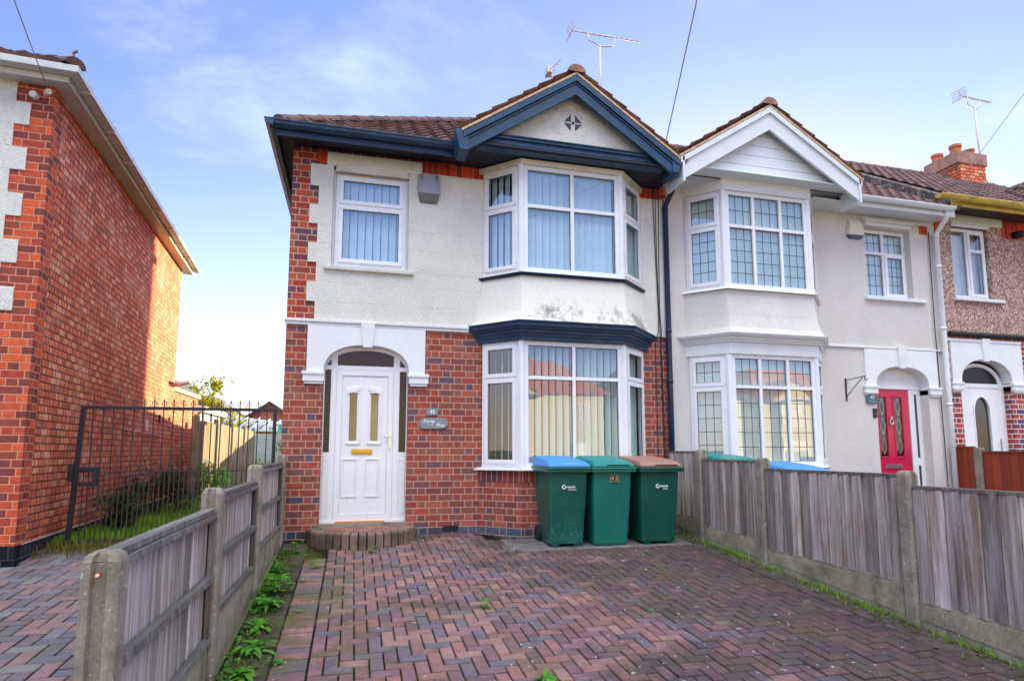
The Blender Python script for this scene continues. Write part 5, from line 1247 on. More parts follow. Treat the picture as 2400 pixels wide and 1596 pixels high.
# ------------------------------------------------------------------ wheelie bins
def logo(parent, s1, s2, x, y, z, k=1.0):
    m = MB(); N = 14
    for i in range(N):
        t0 = math.radians(60)+math.radians(270)*i/N; t1 = math.radians(60)+math.radians(270)*(i+1)/N
        f = lambda t, r: (x-.075+r*math.cos(t), y, z+r*math.sin(t)); w0 = .014
        m.face([f(t0, .026), f(t1, .026), f(t1, .012), f(t0, .012)])
    m.face([(x-.060, y, z-.02), (x-.044, y, z), (x-.062, y, z+.012)])
    m.build('recycling_logo', 'white_ink', parent, fix=False)
    text(s1, .036, (x+.006, y, z), 'white_ink', 'lettering', parent, bold=.0012)
    text(s2, .018, (x+.022, y, z-.031), 'white_ink', 'lettering', parent, bold=.0006)
def wheelie_bin(label, x, yf, body, lid, lidstyle, w=.43, wt=.50, z0=None, rot=0, speck=False, height=1.0, texts=None, feet=True):
    """x: centre, yf: front foot line"""
    z = gz(yf)+.012 if z0 is None else z0
    b = thing('wheelie_bin', label, 'wheelie bin', (x, yf+.25, z), 'wheelie bins in front of the bay window' if texts is not None else 'wheelie bins behind the right fence')
    hb = .875*height
    def sec(wd, f, bk, zz, c=.035):   # rounded-corner section
        h = wd/2; return [(x-h+c, f), (x+h-c, f), (x+h-c*.3, f+c*.3), (x+h, f+c), (x+h, bk-c), (x+h-c, bk), (x-h+c, bk), (x-h, bk-c), (x-h, f+c), (x-h+c*.3, f+c*.3)]
    m = MB(); secs = [(w*.98, yf, yf+.42, .03), (w, yf-.005, yf+.43, .10), (w+(wt-w)*.55, yf-.045, yf+.47, hb*.6), (wt-.03, yf-.075, yf+.50, hb-.06)]
    for (a, f, k, zz), (a2, f2, k2, z2) in zip(secs, secs[1:]): 
        P = sec(a, f, k, zz); Q = sec(a2, f2, k2, z2)
        for i in range(len(P)): m.face([(*P[i], z+zz), (*P[(i+1) % 10], z+zz), (*Q[(i+1) % 10], z+z2), (*Q[i], z+z2)])
    P = sec(*secs[0][:3], 0); m.face([(*p, z+.03) for p in P])
    if feet:
        for sx in (-1, 1): m.box(x+sx*(w/2-.075)-.04, x+sx*(w/2-.075)+.04, yf+.012, yf+.10, z, z+.035)
    else: m.loft(sec(w*.95, yf+.01, yf+.4, 0), z, sec(w*.98, yf, yf+.42, 0), z+.03)
    # raised front panel and ribs
    if feet:
        for sx in (-1, 1):
            fx = x+sx*(w/2-.05); m.hexa([(fx-.012, yf-.012, z+.05), (fx+.012, yf-.012, z+.05), (fx+.012, yf+.03, z+.05), (fx-.012, yf+.03, z+.05)], [(fx-.012+sx*.02, yf-.074, z+hb-.10), (fx+.012+sx*.02, yf-.074, z+hb-.10), (fx+.012+sx*.02, yf, z+hb-.1), (fx-.012+sx*.02, yf, z+hb-.10)])
    bd = m.build('body', body, b, bev=.008, smooth=False)
    m = MB(); f = yf-.115; k = yf+.55; h = wt/2+.018
    m.loft([(x-h, f), (x+h, f), (x+h, k), (x-h, k)], z+hb-.055, [(x-h, f-.004), (x+h, f-.004), (x+h, k), (x-h, k)], z+hb+.0)
    m.loft([(x-h-.006, f-.012), (x+h+.006, f-.012), (x+h+.006, k), (x-h-.006, k)], z+hb-.018, [(x-h-.006, f-.012), (x+h+.006, f-.012), (x+h+.006, k), (x-h-.006, k)], z+hb-.004)
    m.build('rim', body, b, bev=.006)
    m = MB(); zl = z+hb+.002; h2 = h-.012
    def dome(t):  return [(x-h2+t*.05, f+.012+t*.11), (x+h2-t*.05, f+.012+t*.11), (x+h2-t*.05, k-.01-t*.02), (x-h2+t*.05, k-.01-t*.02)]
    A = dome(0); m.loft(A, zl, [(p[0]*1, p[1]) for p in A], zl+.022)
    Bq = dome(.45); C_ = dome(1.0)
    m.hexa([(*p, zl+.022) for p in A], [(Bq[0][0], Bq[0][1], zl+.055), (Bq[1][0], Bq[1][1], zl+.055), (Bq[2][0], Bq[2][1], zl+.11), (Bq[3][0], Bq[3][1], zl+.11)])
    m.hexa([(Bq[0][0], Bq[0][1], zl+.055), (Bq[1][0], Bq[1][1], zl+.055), (Bq[2][0], Bq[2][1], zl+.11), (Bq[3][0], Bq[3][1], zl+.11)], [(C_[0][0], C_[0][1]+.03, zl+.078), (C_[1][0], C_[1][1]+.03, zl+.078), (C_[2][0], C_[2][1], zl+.125), (C_[3][0], C_[3][1], zl+.125)])
    l = m.build('lid', lid, b, bev=.014)
    m = MB()
    if lidstyle: m.box(x-.08, x+h2-.06, f+.006, f+.03, zl+.020, zl+.029)
    else: m.hexa([(x-.10, f+.02, zl+.03), (x+.14, f+.02, zl+.03), (x+.14, f+.06, zl+.03), (x-.10, f+.06, zl+.03)], [(x-.09, f+.035, zl+.052), (x+.13, f+.035, zl+.052), (x+.13, f+.09, zl+.06), (x-.09, f+.09, zl+.06)])
    m.build('lid_grip', 'bin_slot' if lidstyle else lid, l, bev=.003)
    m = MB(); m.tube([(x-wt/2+.04, k+.0, z+hb+.0), (x-wt/2+.04, k+.05, z+hb+.03), (x+wt/2-.04, k+.05, z+hb+.03), (x+wt/2-.04, k, z+hb)], .013, 8); m.build('handle', body, b, smooth=True)
    for sx in (-1, 1):
        xx = x+sx*(w/2+.012); m = MB()
        m.tube([(xx-.022, yf+.40, z+.10), (xx+.022, yf+.40, z+.10)], .10, 24); wh = m.build('wheel', 'rubber', b, bev=.008)
        m = MB(); m.tube([(xx-.026, yf+.40, z+.10), (xx+.026, yf+.40, z+.10)], .058, 18); m.build('hub', 'iron_black', wh, bev=.004)
    m = MB(); m.tube([(x-w/2, yf+.40, z+.10), (x+w/2, yf+.40, z+.10)], .011, 8); m.build('axle', 'iron_black', b)
    return b, bd, z, hb
simple('bin_green_specked', (16, 86, 72), .38, .1, 3)
def specks():
    t = NT('bin_green_specked'); v = t.coord('Object'); n = t.noise(v, 95, 1.5, .4); sp = t.n('ShaderNodeSeparateXYZ'); t.l(v, sp.inputs[0])
    k = t.n('ShaderNodeMapRange'); t.l(sp.outputs[2], k.inputs[0]); k.inputs[1].default_value = .62; k.inputs[2].default_value = .12; k.inputs[3].default_value = -.10; k.inputs[4].default_value = .03
    big = t.noise(v, 6, 3, .5); s_ = t.math('ADD', t.math('ADD', n, k.outputs[0]), t.math('MULTIPLY', big, .18))
    t.set(t.mix(t.ramp(s_, [(.755, 0.), (.775, .8)]), t.ramp(t.noise(v, 3), [(.3, s2l((14, 80, 66))), (.7, s2l((22, 98, 80)))]), s2l((96, 190, 190))), .36, t.bump(t.noise(v, 220), .08, .001))
specks()
b1, bd1, z1, hb1 = wheelie_bin('dark green wheelie bin with a blue lid, paint specks and white recycle lettering', 2.35, -.93, 'bin_green_specked', 'bin_blue_lid', 0, texts=1, w=.40, wt=.485)
logo(b1, 'recycle', 'for Coventry', 2.37, -.9965, z1+.66)
b2, bd2, z2, hb2 = wheelie_bin('brighter green wheelie bin with a matching green lid and the number 45 on its front', 2.875, -.95, 'bin_green_light', 'bin_green_lid', 1, texts=1, feet=False, w=.42, wt=.50)
m = MB()
for k in (0, 1): m.box(2.89+k*.052-.05, 2.89+k*.052-.002, -1.028, -1.012, z2+.715, z2+.79)
np_ = m.build('number_tiles', 'dark_tile', b2); 
for k, c in enumerate('45'): text(c, .075, (2.864+k*.052, -1.0295, z2+.752), 'dark_tile_ink', 'digit', b2, bold=.001)
m = MB(); ring(FW, m, 2.836, 2.946, z2+.71, z2+.795, 1.024, 1.0292, .004); m.build('tile_frame', 'dark_tile_ink', b2)
b3, bd3, z3, hb3 = wheelie_bin('dark green wheelie bin with a brown lid and white recycle lettering, nearest the right fence', 3.46, -.97, 'bin_green', 'bin_brown_lid', 1, texts=1, w=.43, wt=.52)
logo(b3, 'recycle', "it's easy", 3.50, -1.0365, z3+.66)
wheelie_bin('wheelie bin with a teal lid showing over the fence under the leaded bay', 4.52, -1.05, 'bin_green', 'bin_green_lid', 1, height=1.03)
wheelie_bin('wheelie bin with a blue lid just showing over the fence before the leaded bay', 4.78, -1.78, 'bin_green', 'bin_blue_lid', 0, wt=.56, height=1.0)

# ------------------------------------------------------------------ small things fixed to the houses
t = thing('alarm_box', 'weathered grey burglar alarm box beside the single upstairs window', 'alarm box', (.85, 0, 4.31))
m = MB()
pl = [(.71, 4.49), (.74, 4.50), (.955, 4.50), (.985, 4.49)]
m.hexa([(.71, -.025, 4.235), (.985, -.025, 4.235), (.985, -.09, 4.235), (.71, -.09, 4.235)], [(.71, -.025, 4.50), (.985, -.025, 4.50), (.975, -.085, 4.50), (.72, -.085, 4.50)]); m.build('cover', 'alarm_grey', t, bev=.014)
m = MB(); m.hexa([(.735, -.025, 4.135), (.96, -.025, 4.135), (.95, -.05, 4.135), (.745, -.05, 4.135)], [(.715, -.025, 4.234), (.98, -.025, 4.234), (.965, -.085, 4.234), (.73, -.085, 4.234)]); m.build('lower_cover', 'alarm_base_grey', t, bev=.006)
m = MB()
for s_ in (0, 1):
    for k in range(3): m.hexa([(.735+s_*.19, -.0905, 4.42+k*.022), (.77+s_*.19, -.0905, 4.425+k*.022), (.77+s_*.19, -.086, 4.425+k*.022), (.735+s_*.19, -.086, 4.42+k*.022)], [(.735+s_*.19, -.0905, 4.427+k*.022), (.77+s_*.19, -.0905, 4.432+k*.022), (.77+s_*.19, -.086, 4.432+k*.022), (.735+s_*.19, -.086, 4.427+k*.022)])
m.build('vent_slots', 'bin_slot', t)
t = thing('alarm_box', 'small cream alarm box with a blue base on the grey render beside the leaded window', 'alarm box', (7.42, 0, 4.4))
m = MB(); m.hexa([(7.28, -.0, 4.31), (7.60, -.0, 4.31), (7.60, -.07, 4.31), (7.28, -.07, 4.31)], [(7.33, -.0, 4.56), (7.55, -.0, 4.56), (7.53, -.05, 4.56), (7.35, -.05, 4.56)]); m.build('cover', 'alarm_cream', t, bev=.03)
m = MB(); m.hexa([(7.33, -.0, 4.265), (7.55, -.0, 4.265), (7.54, -.05, 4.265), (7.34, -.05, 4.265)], [(7.29, -.0, 4.31), (7.59, -.0, 4.31), (7.59, -.065, 4.31), (7.29, -.065, 4.31)]); m.build('base', 'alarm_blue', t, bev=.006)
t = thing('house_number_plaque', 'small grey rectangular slate plaque reading 45 on the red brick', 'sign', (.935, -.01, 1.48))
m = MB(); m.box(.87, 1.005, -.022, -.004, 1.437, 1.523); m.build('plate', 'slate_plate', t, bev=.003); text('45', .07, (.937, -.0235, 1.478), 'white_ink', 'digits', t, bold=.001)
m = MB(); m.box(.878, .884, -.0235, -.022, 1.477, 1.483); m.box(.991, .997, -.0235, -.022, 1.477, 1.483); m.build('screws', 'gasket', t)
t = thing('house_name_plaque', 'rounded grey slate plaque with old English lettering Forty Five below the number plaque', 'sign', (.955, -.01, 1.34))
m = MB(); N = 36; P = []
for i in range(N):
    a = 2*math.pi*i/N; c, s_ = math.cos(a), math.sin(a); e = .42
    P.append((.956+.172*math.copysign(abs(c)**(e*1.1), c), 1.337+(.070+.006*math.sin(2*a+.6))*math.copysign(abs(s_)**(.6), s_)))
m.prism_y(P, -.022, -.004); m.build('plate', 'slate_plate', t, bev=.003)
text('Forty', .062, (.895, -.0235, 1.362), 'white_ink', 'lettering', t, bold=.0012, shear=.1); text('Five', .062, (1.035, -.0235, 1.315), 'white_ink', 'lettering', t, bold=.0012, shear=.1)
m = MB(); m.box(.86, .96, -.0235, -.022, 1.318, 1.321); m.build('underline', 'white_ink', t)
t = thing('house_number_sign', 'small blue-grey sign reading 47 beside the crimson door', 'sign', (7.545, -.01, 1.81))
m = MB(); m.box(7.46, 7.645, -.035, -.03+.02, 1.715, 1.855); m.build('plate', 'sign_blue', t, bev=.004); text('47', .085, (7.56, -.0365, 1.80), 'white_ink', 'digits', t, bold=.0005); m = MB(); m.box(7.50, 7.62, -.0365, -.0352, 1.735, 1.739); m.build('underline', 'white_ink', t)
t = thing('doorbell_camera', 'small black video doorbell under the 47 sign', 'doorbell', (7.6, -.01, 1.57)); m = MB(); m.box(7.575, 7.64, -.025, -.003, 1.50, 1.64); m.build('case', 'cable_black', t, bev=.008); m = MB(); m.tube([(7.607, -.025, 1.55), (7.607, -.028, 1.55)], .018, 12); m.build('button', 'alarm_blue', t)
t = thing('hanging_basket_bracket', 'empty black wrought iron hanging basket bracket on the grey rendered wall', 'bracket', (7.2, 0, 1.9))
m = MB(); m.box(7.10, 7.125, -.012, -.003, 1.74, 2.08); m.build('wall_bar', 'iron_black', t)
m = MB(); m.tube([(7.11, -.01, 2.05), (7.13, -.34, 2.075)], .006, 6); m.tube([(7.11, -.01, 1.80), (7.13, -.30, 2.06)], .006, 6)
m.tube([(7.13, -.34+.03*math.sin(a*.5)-.03, 2.045+.03*math.cos(a*.5)) for a in range(10)], .006, 6); m.tube([(7.11, -.012-.02-.02*math.cos(a*.6), 2.0+.02*math.sin(a*.6)) for a in range(9)], .005, 6); m.build('arm', 'iron_black', t)

def aerial(label, base, top, boomA, boomB, refl, mat='aluminium', cradle=True, r=.022):
    t = thing('tv_aerial', label, 'aerial', base); m = MB(); m.tube([base, top], r, 8); m.build('mast', mat, t, smooth=True)
    A = Vector(boomA); Bv = Vector(boomB); d = (Bv-A).normalized(); m = MB(); m.tube([A, Bv], r*.75, 6)
    if cradle:
        T = Vector(top); c0 = A+(Bv-A)*.22; c1 = A+(Bv-A)*.60
        m.tube([c0, (c0.x+.01, c0.y, T.z+.03), (c0.x+.12, c0.y, T.z), (T.x, T.y, T.z-.02), (c1.x-.08, c1.y, T.z-.02), (c1.x, c1.y, T.z+.04), c1], r*.7, 6)
    bo = m.build('boom', mat, t, smooth=True)
    m = MB(); sdv = Vector((0, 1, 0)); n = 13
    for i in range(2, n):
        p = A+(Bv-A)*i/n; L = .045; m.tube([p-sdv*L, p+sdv*L], r*.3, 4)
    m.build('elements', mat, bo)
    m = MB()
    for zz in (-.11, -.055, .0, .055, .11): m.tube([A+Vector((-.02-abs(zz)*.3, -.17, zz)), A+Vector((-.02-abs(zz)*.3, .17, zz))], r*.4, 4)
    m.tube([A+Vector((-.03, 0, -.12)), A, A+Vector((-.03, 0, .12))], r*.5, 4); m.build('reflector', mat, bo)
    return t
aerial('television aerial on a tall mast behind the dark blue gable', (4.53, 2.95, 7.6), (4.53, 2.95, 9.0), (3.93, 2.9, 9.17), (5.42, 2.9, 9.19), 1)
aerial('television aerial on a mast fixed to the brick chimney at the right', (13.82, 2.7, 7.3), (13.78, 2.7, 8.93), (13.38, 2.7, 9.17), (14.30, 2.7, 9.13), 1, r=.024)
t = thing('tv_aerial', 'stubby pale aerial poking up over the left slope of the dark blue gable', 'aerial', (2.9, 1.0, 6.2))
m = MB(); m.tube([(2.86, 1.0, 6.2), (2.86, 1.0, 6.95)], .018, 6); m.build('mast', 'aluminium', t); m = MB(); m.tube([(2.78, .95, 6.86), (2.90, 1.0, 6.96), (3.0, 1.05, 7.12)], .013, 6)
for i in range(5): m.tube([(2.80+.04*i, .85, 6.88+.045*i), (2.80+.04*i, 1.15, 6.88+.045*i)], .006, 4)
m.box(2.76, 2.84, .9, 1.05, 6.84, 6.95); m.build('boom', 'aluminium', t)
def wire(label, a, b, sag, r=.006, mat='cable_pale'):
    a = Vector(a); b = Vector(b); m = MB(); m.tube([a+(b-a)*i/14-Vector((0, 0, sag*4*(i/14)*(1-i/14))) for i in range(15)], r, 6)
    return m.build('telephone_wire', mat, None, label=label, cat='wire', origin=a)
def ray_pt(base, u, v, dist):
    """point at a distance on the line of sight, for the far end of a wire of known direction"""
    return base
up_ = co.matrix_basis
def pole_end(a, u1, v1, depth_y):
    # the wire leaves its bracket towards the street pole; its line in plan follows from the bearing seen in the photograph
    rt = Vector((math.cos(YAW), -math.sin(YAW), 0)); upv = rt.cross(fw)
    d = fw+rt*((u1-1179)/1400)-upv*((v1-880)/1400); k = (depth_y+D0)/d.y
    return Vector((0, -D0, H0))+d*k
a = Vector((3.87, -.68, 5.06)); e = pole_end(a, 1603, 0, -3.0); wire('pale telephone wire rising from the right foot of the dark blue gable', a, a+(e-a)*2.2, .03, .0075)
a = Vector((-3.06, -.85, 4.64)); e = pole_end(a, 35, 0, -2.2); wire('thin dark telephone wire above the left brick house', a, a+(e-a)*2.0, .02, .005, 'cable_grey')
a = Vector((13.0, -.6, 5.2)); e0_ = pole_end(a, 2280, 322, .2); e = pole_end(a, 2352, 225, -1.4); wire('thin pale telephone wire at the far right beside the chimney aerial', e0_-(e-e0_)*.9, e0_+(e-e0_)*3, .0, .005)

# ------------------------------------------------------------------ planting
def leaf(m, base, d, L, w, droop, tone, up=Vector((0, 0, 1)), seg=4):
    d = Vector(d).normalized(); s = d.cross(up); s = s.normalized() if s.length > 1e-3 else Vector((1, 0, 0)); p = Vector(base); m.tone = tone; prev = None
    for i in range(seg+1):
        t = i/seg; q = p+d*L*t-up*(droop*L*t*t); ww = w*math.sin(math.pi*min(1, .12+t*.88))**.8*(1 if i < seg else 0)
        cur = (q-s*ww/2+up*ww*.12, q, q+s*ww/2+up*ww*.12)
        if prev: m.face([prev[0], prev[1], cur[1], cur[0]]); m.face([prev[1], prev[2], cur[2], cur[1]])
        prev = cur
def weed(label, x, y, size, n=16, seed=0, kind='rosette', mat='leaf_weed', group='weeds along the foot of the left fence', z=None, name='weed'):
    rr = random.Random(seed); z = gz(y) if z is None else z; m = MB()
    for i in range(n):
        a = i*2.4+rr.uniform(-.3, .3); el = rr.uniform(.15, 1.1); t = rr.uniform(.7, 1.25); tn = (t, t, t*rr.uniform(.7, 1))
        if kind == 'rosette':
            leaf(m, (x+rr.uniform(-.15, .15)*size, y+rr.uniform(-.15, .15)*size, z+rr.uniform(0, .15)*size), (math.cos(a), math.sin(a), el), size*rr.uniform(.4, .75), size*rr.uniform(.12, .2), rr.uniform(.3, .9), tn)
        elif kind == 'leafy':
            p = (x+rr.uniform(-.45, .45)*size, y+rr.uniform(-.45, .45)*size, z+rr.uniform(.02, .7)*size)
            for k in range(4): leaf(m, p, (math.cos(a+k*1.57), math.sin(a+k*1.57), rr.uniform(.1, .8)), size*.24, size*.13, .4, tn, seg=3)
        else:
            leaf(m, (x+rr.uniform(-.2, .2)*size, y+rr.uniform(-.2, .2)*size, z), (math.cos(a)*.5, math.sin(a)*.5, 1.2), size*rr.uniform(.4, .95), size*.035, rr.uniform(.1, .5), tn, seg=3)
    return m.build(name, mat, None, label=label, cat='weed', group=group, origin=(x, y, z), fix=False)
WD = [(-.56, -4.52, .20, 22, 'leafy', 'bright clover-like weed nearest the camera, low beside the left fence'), (-.60, -4.05, .24, 60, 'grass', 'feathery blue-green tuft of fine stems beside the left fence'),
      (-.58, -3.62, .20, 18, 'rosette', 'low leafy weed just beyond the second fence post'), (-.57, -3.25, .24, 24, 'rosette', 'broad-leaved weed midway along the left fence, beyond the second post'),
      (-.60, -2.85, .22, 22, 'rosette', 'dense rosette weed below the middle panel of the left fence'), (-.58, -2.42, .26, 26, 'rosette', 'large dandelion-like weed by the third post of the left fence'),
      (-.56, -2.05, .22, 26, 'leafy', 'tall leafy weed clump where the left fence meets the third post'), (-.60, -1.45, .13, 10, 'leafy', 'small weed by the farthest panel of the left fence'), (-.52, -.62, .15, 16, 'leafy', 'yellow-green weed at the house corner beside the last fence post')]
for i, (x, y, s_, n, kd, lb) in enumerate(WD): weed(lb, x, y, s_, n, 100+i, kd)
for i, (x, y, s_, n, lb) in enumerate([(1.02, -2.72, .11, 18, 'small round weed growing in a joint in the middle of the drive'), (1.12, -4.02, .15, 16, 'straggly weed growing in the drive at the bottom of the picture'), (.02, -.76, .08, 10, 'tiny weed sprouting at the left foot of the rounded step'), (.24, -.77, .09, 12, 'tiny weed sprouting at the right foot of the rounded step'),
      (-.30, -1.35, .12, 12, 'small sprig on the mossy blocks below the front step'), (-.38, -1.75, .09, 8, 'small sprig on the mossy edging midway along the fence'), (-.42, -3.5, .10, 9, 'flat pale weed on the edging blocks'), (-.36, -2.55, .07, 7, 'tiny white-flowered sprig on the edging blocks'),
      (1.9, -2.75, .06, 7, 'wisp of weed in the drive right of the middle one'), (2.25, -3.1, .06, 7, 'wisp of weed in the drive toward the right fence'), (2.9, -2.1, .07, 8, 'yellowish wisp of weed in the drive below the bins')]):
    weed(lb, x, y, s_, n, 200+i, 'leafy' if i not in (1,) else 'rosette', group='little weeds in the joints of the drive')
def grass(name, spots, mat='leaf_grass', label=None, seed=1):
    rr = random.Random(seed); m = MB()
    for x, y, z, h in spots:
        a = rr.uniform(0, 6.28); t = rr.uniform(.6, 1.3); m.tone = (t, t, t*.9); w = .004+h*.02; dx, dy = math.cos(a)*w, math.sin(a)*w; lx, ly = rr.uniform(-.4, .4)*h, rr.uniform(-.4, .4)*h
        m.face([(x-dx, y-dy, z), (x+dx, y+dy, z), (x+lx*.5+dx*.6, y+ly*.5+dy*.6, z+h*.65), (x+lx*.5-dx*.6, y+ly*.5-dy*.6, z+h*.65)]); m.face([(x+lx*.5-dx*.6, y+ly*.5-dy*.6, z+h*.65), (x+lx*.5+dx*.6, y+ly*.5+dy*.6, z+h*.65), (x+lx, y+ly, z+h)])
    return m.build(name, mat, None, kind='stuff', label=label, fix=False)
rr = random.Random(77); sp = []
for i in range(1900):
    y = -rr.random()*5.8-.55; k = .5+.5*math.sin(y*3.1)*math.sin(y*7.3+1); 
    if rr.random() > k*.9+.12: continue
    x = 4.09-abs(rr.gauss(0, .07)); 
    if y > -.9: x = 4.07-abs(rr.gauss(0, .10))
    sp.append((x, y, gz(y), rr.uniform(.012, .03+.07*rr.random()**2)))
grass('grass', sp, label='thin strip of bright grass along the foot of the right fence')
sp = [(x, y, 0, rr.uniform(.04, .12)) for x, y in [(rr.uniform(-3.2, -.84), .08+14*rr.random()**1.6) for _ in range(22000)]]
grass('lawn_grass', sp, label='green lawn behind the iron gate', seed=5)
sp = []
for i in range(900):
    y = -.05-abs(rr.gauss(0, .18)); sp.append((rr.uniform(-3.0, -1.6), y, gz(y), rr.uniform(.02, .14)))
grass('dry_grass', sp, 'leaf_dry', 'dry straggly grass under the iron gate', 6)
sp = []
def ground_cover(name, pts, mat, label, seed):
    rr = random.Random(seed); m = MB()
    for x, y, z, h in pts:
        for k in range(rr.choice((3, 4, 5))):
            a = rr.uniform(0, 6.28); t = rr.uniform(.55, 1.3); leaf(m, (x, y, z+rr.uniform(0, h*.5)), (math.cos(a), math.sin(a), rr.uniform(.1, 1.2)), h*rr.uniform(.5, 1.1), h*rr.uniform(.25, .45), .4, (t, t, t*rr.uniform(.6, 1)), seg=2)
    return m.build(name, mat, None, kind='stuff', label=label, fix=False)
pts = []
for i in range(1500):
    y = -rr.uniform(.5, 6.0); dens = .5+.5*math.sin(y*2.3+1)*math.sin(y*5.1)
    x = -.70+abs(rr.gauss(0, .07)) if rr.random() < .7 else -.60+rr.gauss(0, .09)
    if x < -.715 or x > -.3 or rr.random() > dens*.85+.15: continue
    pts.append((x, y, gz(y)-.004, rr.uniform(.015, .05)*(1.6 if dens > .6 and x < -.62 else 1)))
ground_cover('ground_cover', pts, 'leaf_weed', 'mixed low green growth hugging the foot of the left fence', 31)
pts = []
for i in range(520):
    y = -rr.uniform(.6, 6.0); pts.append((4.05-abs(rr.gauss(0, .09)), y, gz(y), rr.uniform(.012, .035)))
for i in range(160):
    x = rr.uniform(.7, 2.0); pts.append((x, -.02-abs(rr.gauss(0, .07))-(.42 if x > 1.95 else 0), gz(-.1), rr.uniform(.01, .03)))
ground_cover('ground_cover', pts, 'leaf_dry', 'sparse dull weeds along the wall foot and the right fence', 32)
# moss and chickweed in the joints of the edging
sp = []
for i in range(2600):
    y = -rr.uniform(.6, 5.6); c = math.sin(y*4)*math.sin(y*1.7+2); x = -.58+rr.gauss(0, .06+.03*c); 
    if -.72 < x < -.36: sp.append((x, y, gz(y)-.004, rr.uniform(.004, .018)))
grass('moss', sp, 'leaf_dry', 'yellow-green moss on the edging strip along the left fence', 8)
def bush(label, c, r, n, mat, seed, leafs=.05, name='shrub', cat='shrub', stems=True, group=None):
    rr = random.Random(seed); t = thing(name, label, cat, (c[0], c[1], 0), group); m = MB(); lobes = [(Vector((rr.uniform(-.6, .6)*r[0], rr.uniform(-.6, .6)*r[1], rr.uniform(-.5, .6)*r[2])), rr.uniform(.35, .65)) for _ in range(9)]
    for i in range(n):
        lb, s_ = rr.choice(lobes); v = Vector((rr.gauss(0, 1), rr.gauss(0, 1), rr.gauss(0, 1))).normalized()*s_*rr.uniform(.5, 1.15)
        p = Vector(c)+lb+Vector((v.x*r[0], v.y*r[1], v.z*r[2]))
        if p.z < .02: continue
        tn = rr.uniform(.6, 1.35); leaf(m, p, (rr.uniform(-1, 1), rr.uniform(-1, 1), rr.uniform(-.6, .8)), leafs*rr.uniform(.7, 1.4), leafs*.55, .3, (tn, tn, tn*.9), seg=2)
    m.build('foliage', mat, t, fix=False); m = MB()
    for i in range(6): m.tube([(c[0]+rr.uniform(-.1, .1), c[1], 0), (c[0]+rr.uniform(-.5, .5)*r[0], c[1]+rr.uniform(-.4, .4)*r[1], c[2]+rr.uniform(0, .5)*r[2])], .012, 5, r1=.004)
    m.build('stems', 'bark', t)
    return t
bush('dark leafy shrub against the orange brick wall just behind the iron gate', (-2.72, 1.3, .28), (.30, .45, .26), 900, 'leaf_dark', 1, .06)
bush('taller dark green shrub against the orange brick wall, farther behind the gate', (-2.95, 3.3, .42), (.42, .95, .46), 2200, 'leaf_dark', 2, .06)
bush('ragged green plants along the foot of the tall board fence', (-2.85, 6.8, .35), (.28, 1.2, .45), 1500, 'leaf_weed', 3, .06)
bush('rambling bush in front of the pale far fence', (-1.5, 12.6, .75), (.75, .6, .75), 2600, 'leaf_dark', 4, .08)
bush('dry seeding plants in the middle of the far lawn', (-2.5, 10.8, .35), (.45, .8, .4), 1200, 'leaf_dry', 5, .06)
def tree(label, x, y, h, cr, n, mat, seed, ls=.12):
    rr = random.Random(seed); t = thing('garden_tree', label, 'tree', (x, y, 0)); m = MB(); m.tube([(x, y, 0), (x+.05, y, h*.3), (x-.03, y+.05, h*.62), (x+.04, y, h*.9)], .09, 8, r1=.02)
    ends = []
    for i in range(12):
        zz = h*rr.uniform(.35, .9); a = rr.uniform(0, 6.28); L = cr*rr.uniform(.5, 1)*(1.15-zz/h*.6); e = Vector((x+math.cos(a)*L, y+math.sin(a)*L, zz+L*rr.uniform(.3, .8))); ends.append((e, L)); m.tube([(x, y, zz), ((x+e.x)/2, (y+e.y)/2, (zz+e.z)/2+.05), e], .028, 5, r1=.006)
    for dx_, hh in ((-.55, h*1.18), (.25, h*1.25)): ends.append((Vector((x+dx_, y, hh*.93)), .25)); m.tube([(x+dx_*.5, y, h*.7), (x+dx_, y, hh)], .02, 5, r1=.005)
    m.build('trunk', 'bark', t); m = MB()
    for i in range(n):
        e, L = rr.choice(ends); s_ = .22+L*.30; p = e+Vector((rr.gauss(0, s_*.6), rr.gauss(0, s_*.6), rr.gauss(0, s_*.55))); tn = rr.uniform(.55, 1.4)
        leaf(m, p, (rr.uniform(-1, 1), rr.uniform(-1, 1), rr.uniform(-.7, .6)), ls*rr.uniform(.6, 1.3), ls*.6, .3, (tn, tn, tn*.8), seg=2)
    m.build('crown', mat, t, fix=False)
tree('small yellow-green tree behind the tall board fence, seen through the gate', -4.75, 14.5, 2.75, 1.05, 3000, 'leaf_tree', 6, .15)

# ------------------------------------------------------------------ buildings beyond the back gardens
t = thing('garden_outbuilding', 'white-walled outbuilding with a pale roof edge beyond the brick wall', 'outbuilding', (-4.6, 11, 0))
m = MB(); m.box(-5.6, -3.85, 9.8, 12.2, 0, 2.0); m.build('wall', 'white_paint', t); m = MB(); m.hexa([(-5.8, 9.6, 2.0), (-3.7, 9.6, 2.0), (-3.7, 12.4, 2.0), (-5.8, 12.4, 2.0)], [(-5.8, 9.6, 2.45), (-3.7, 9.6, 2.14), (-3.7, 12.4, 2.14), (-5.8, 12.4, 2.45)]); m.build('roof', 'clad_white', t)
window(t, Fr((-3.84, 10), (-3.84, 12)), .1, 1.9, 1.0, 2.05, (0, .5, 1), (0, 1), set(), d=.03)
t = thing('conservatory', 'low conservatory with a pale ribbed roof behind the far fence', 'conservatory', (-3.4, 19, 0))
m = MB(); m.box(-6.0, -1.5, 17.5, 20.5, 0, 1.75); m.build('wall', 'brick_far', t)
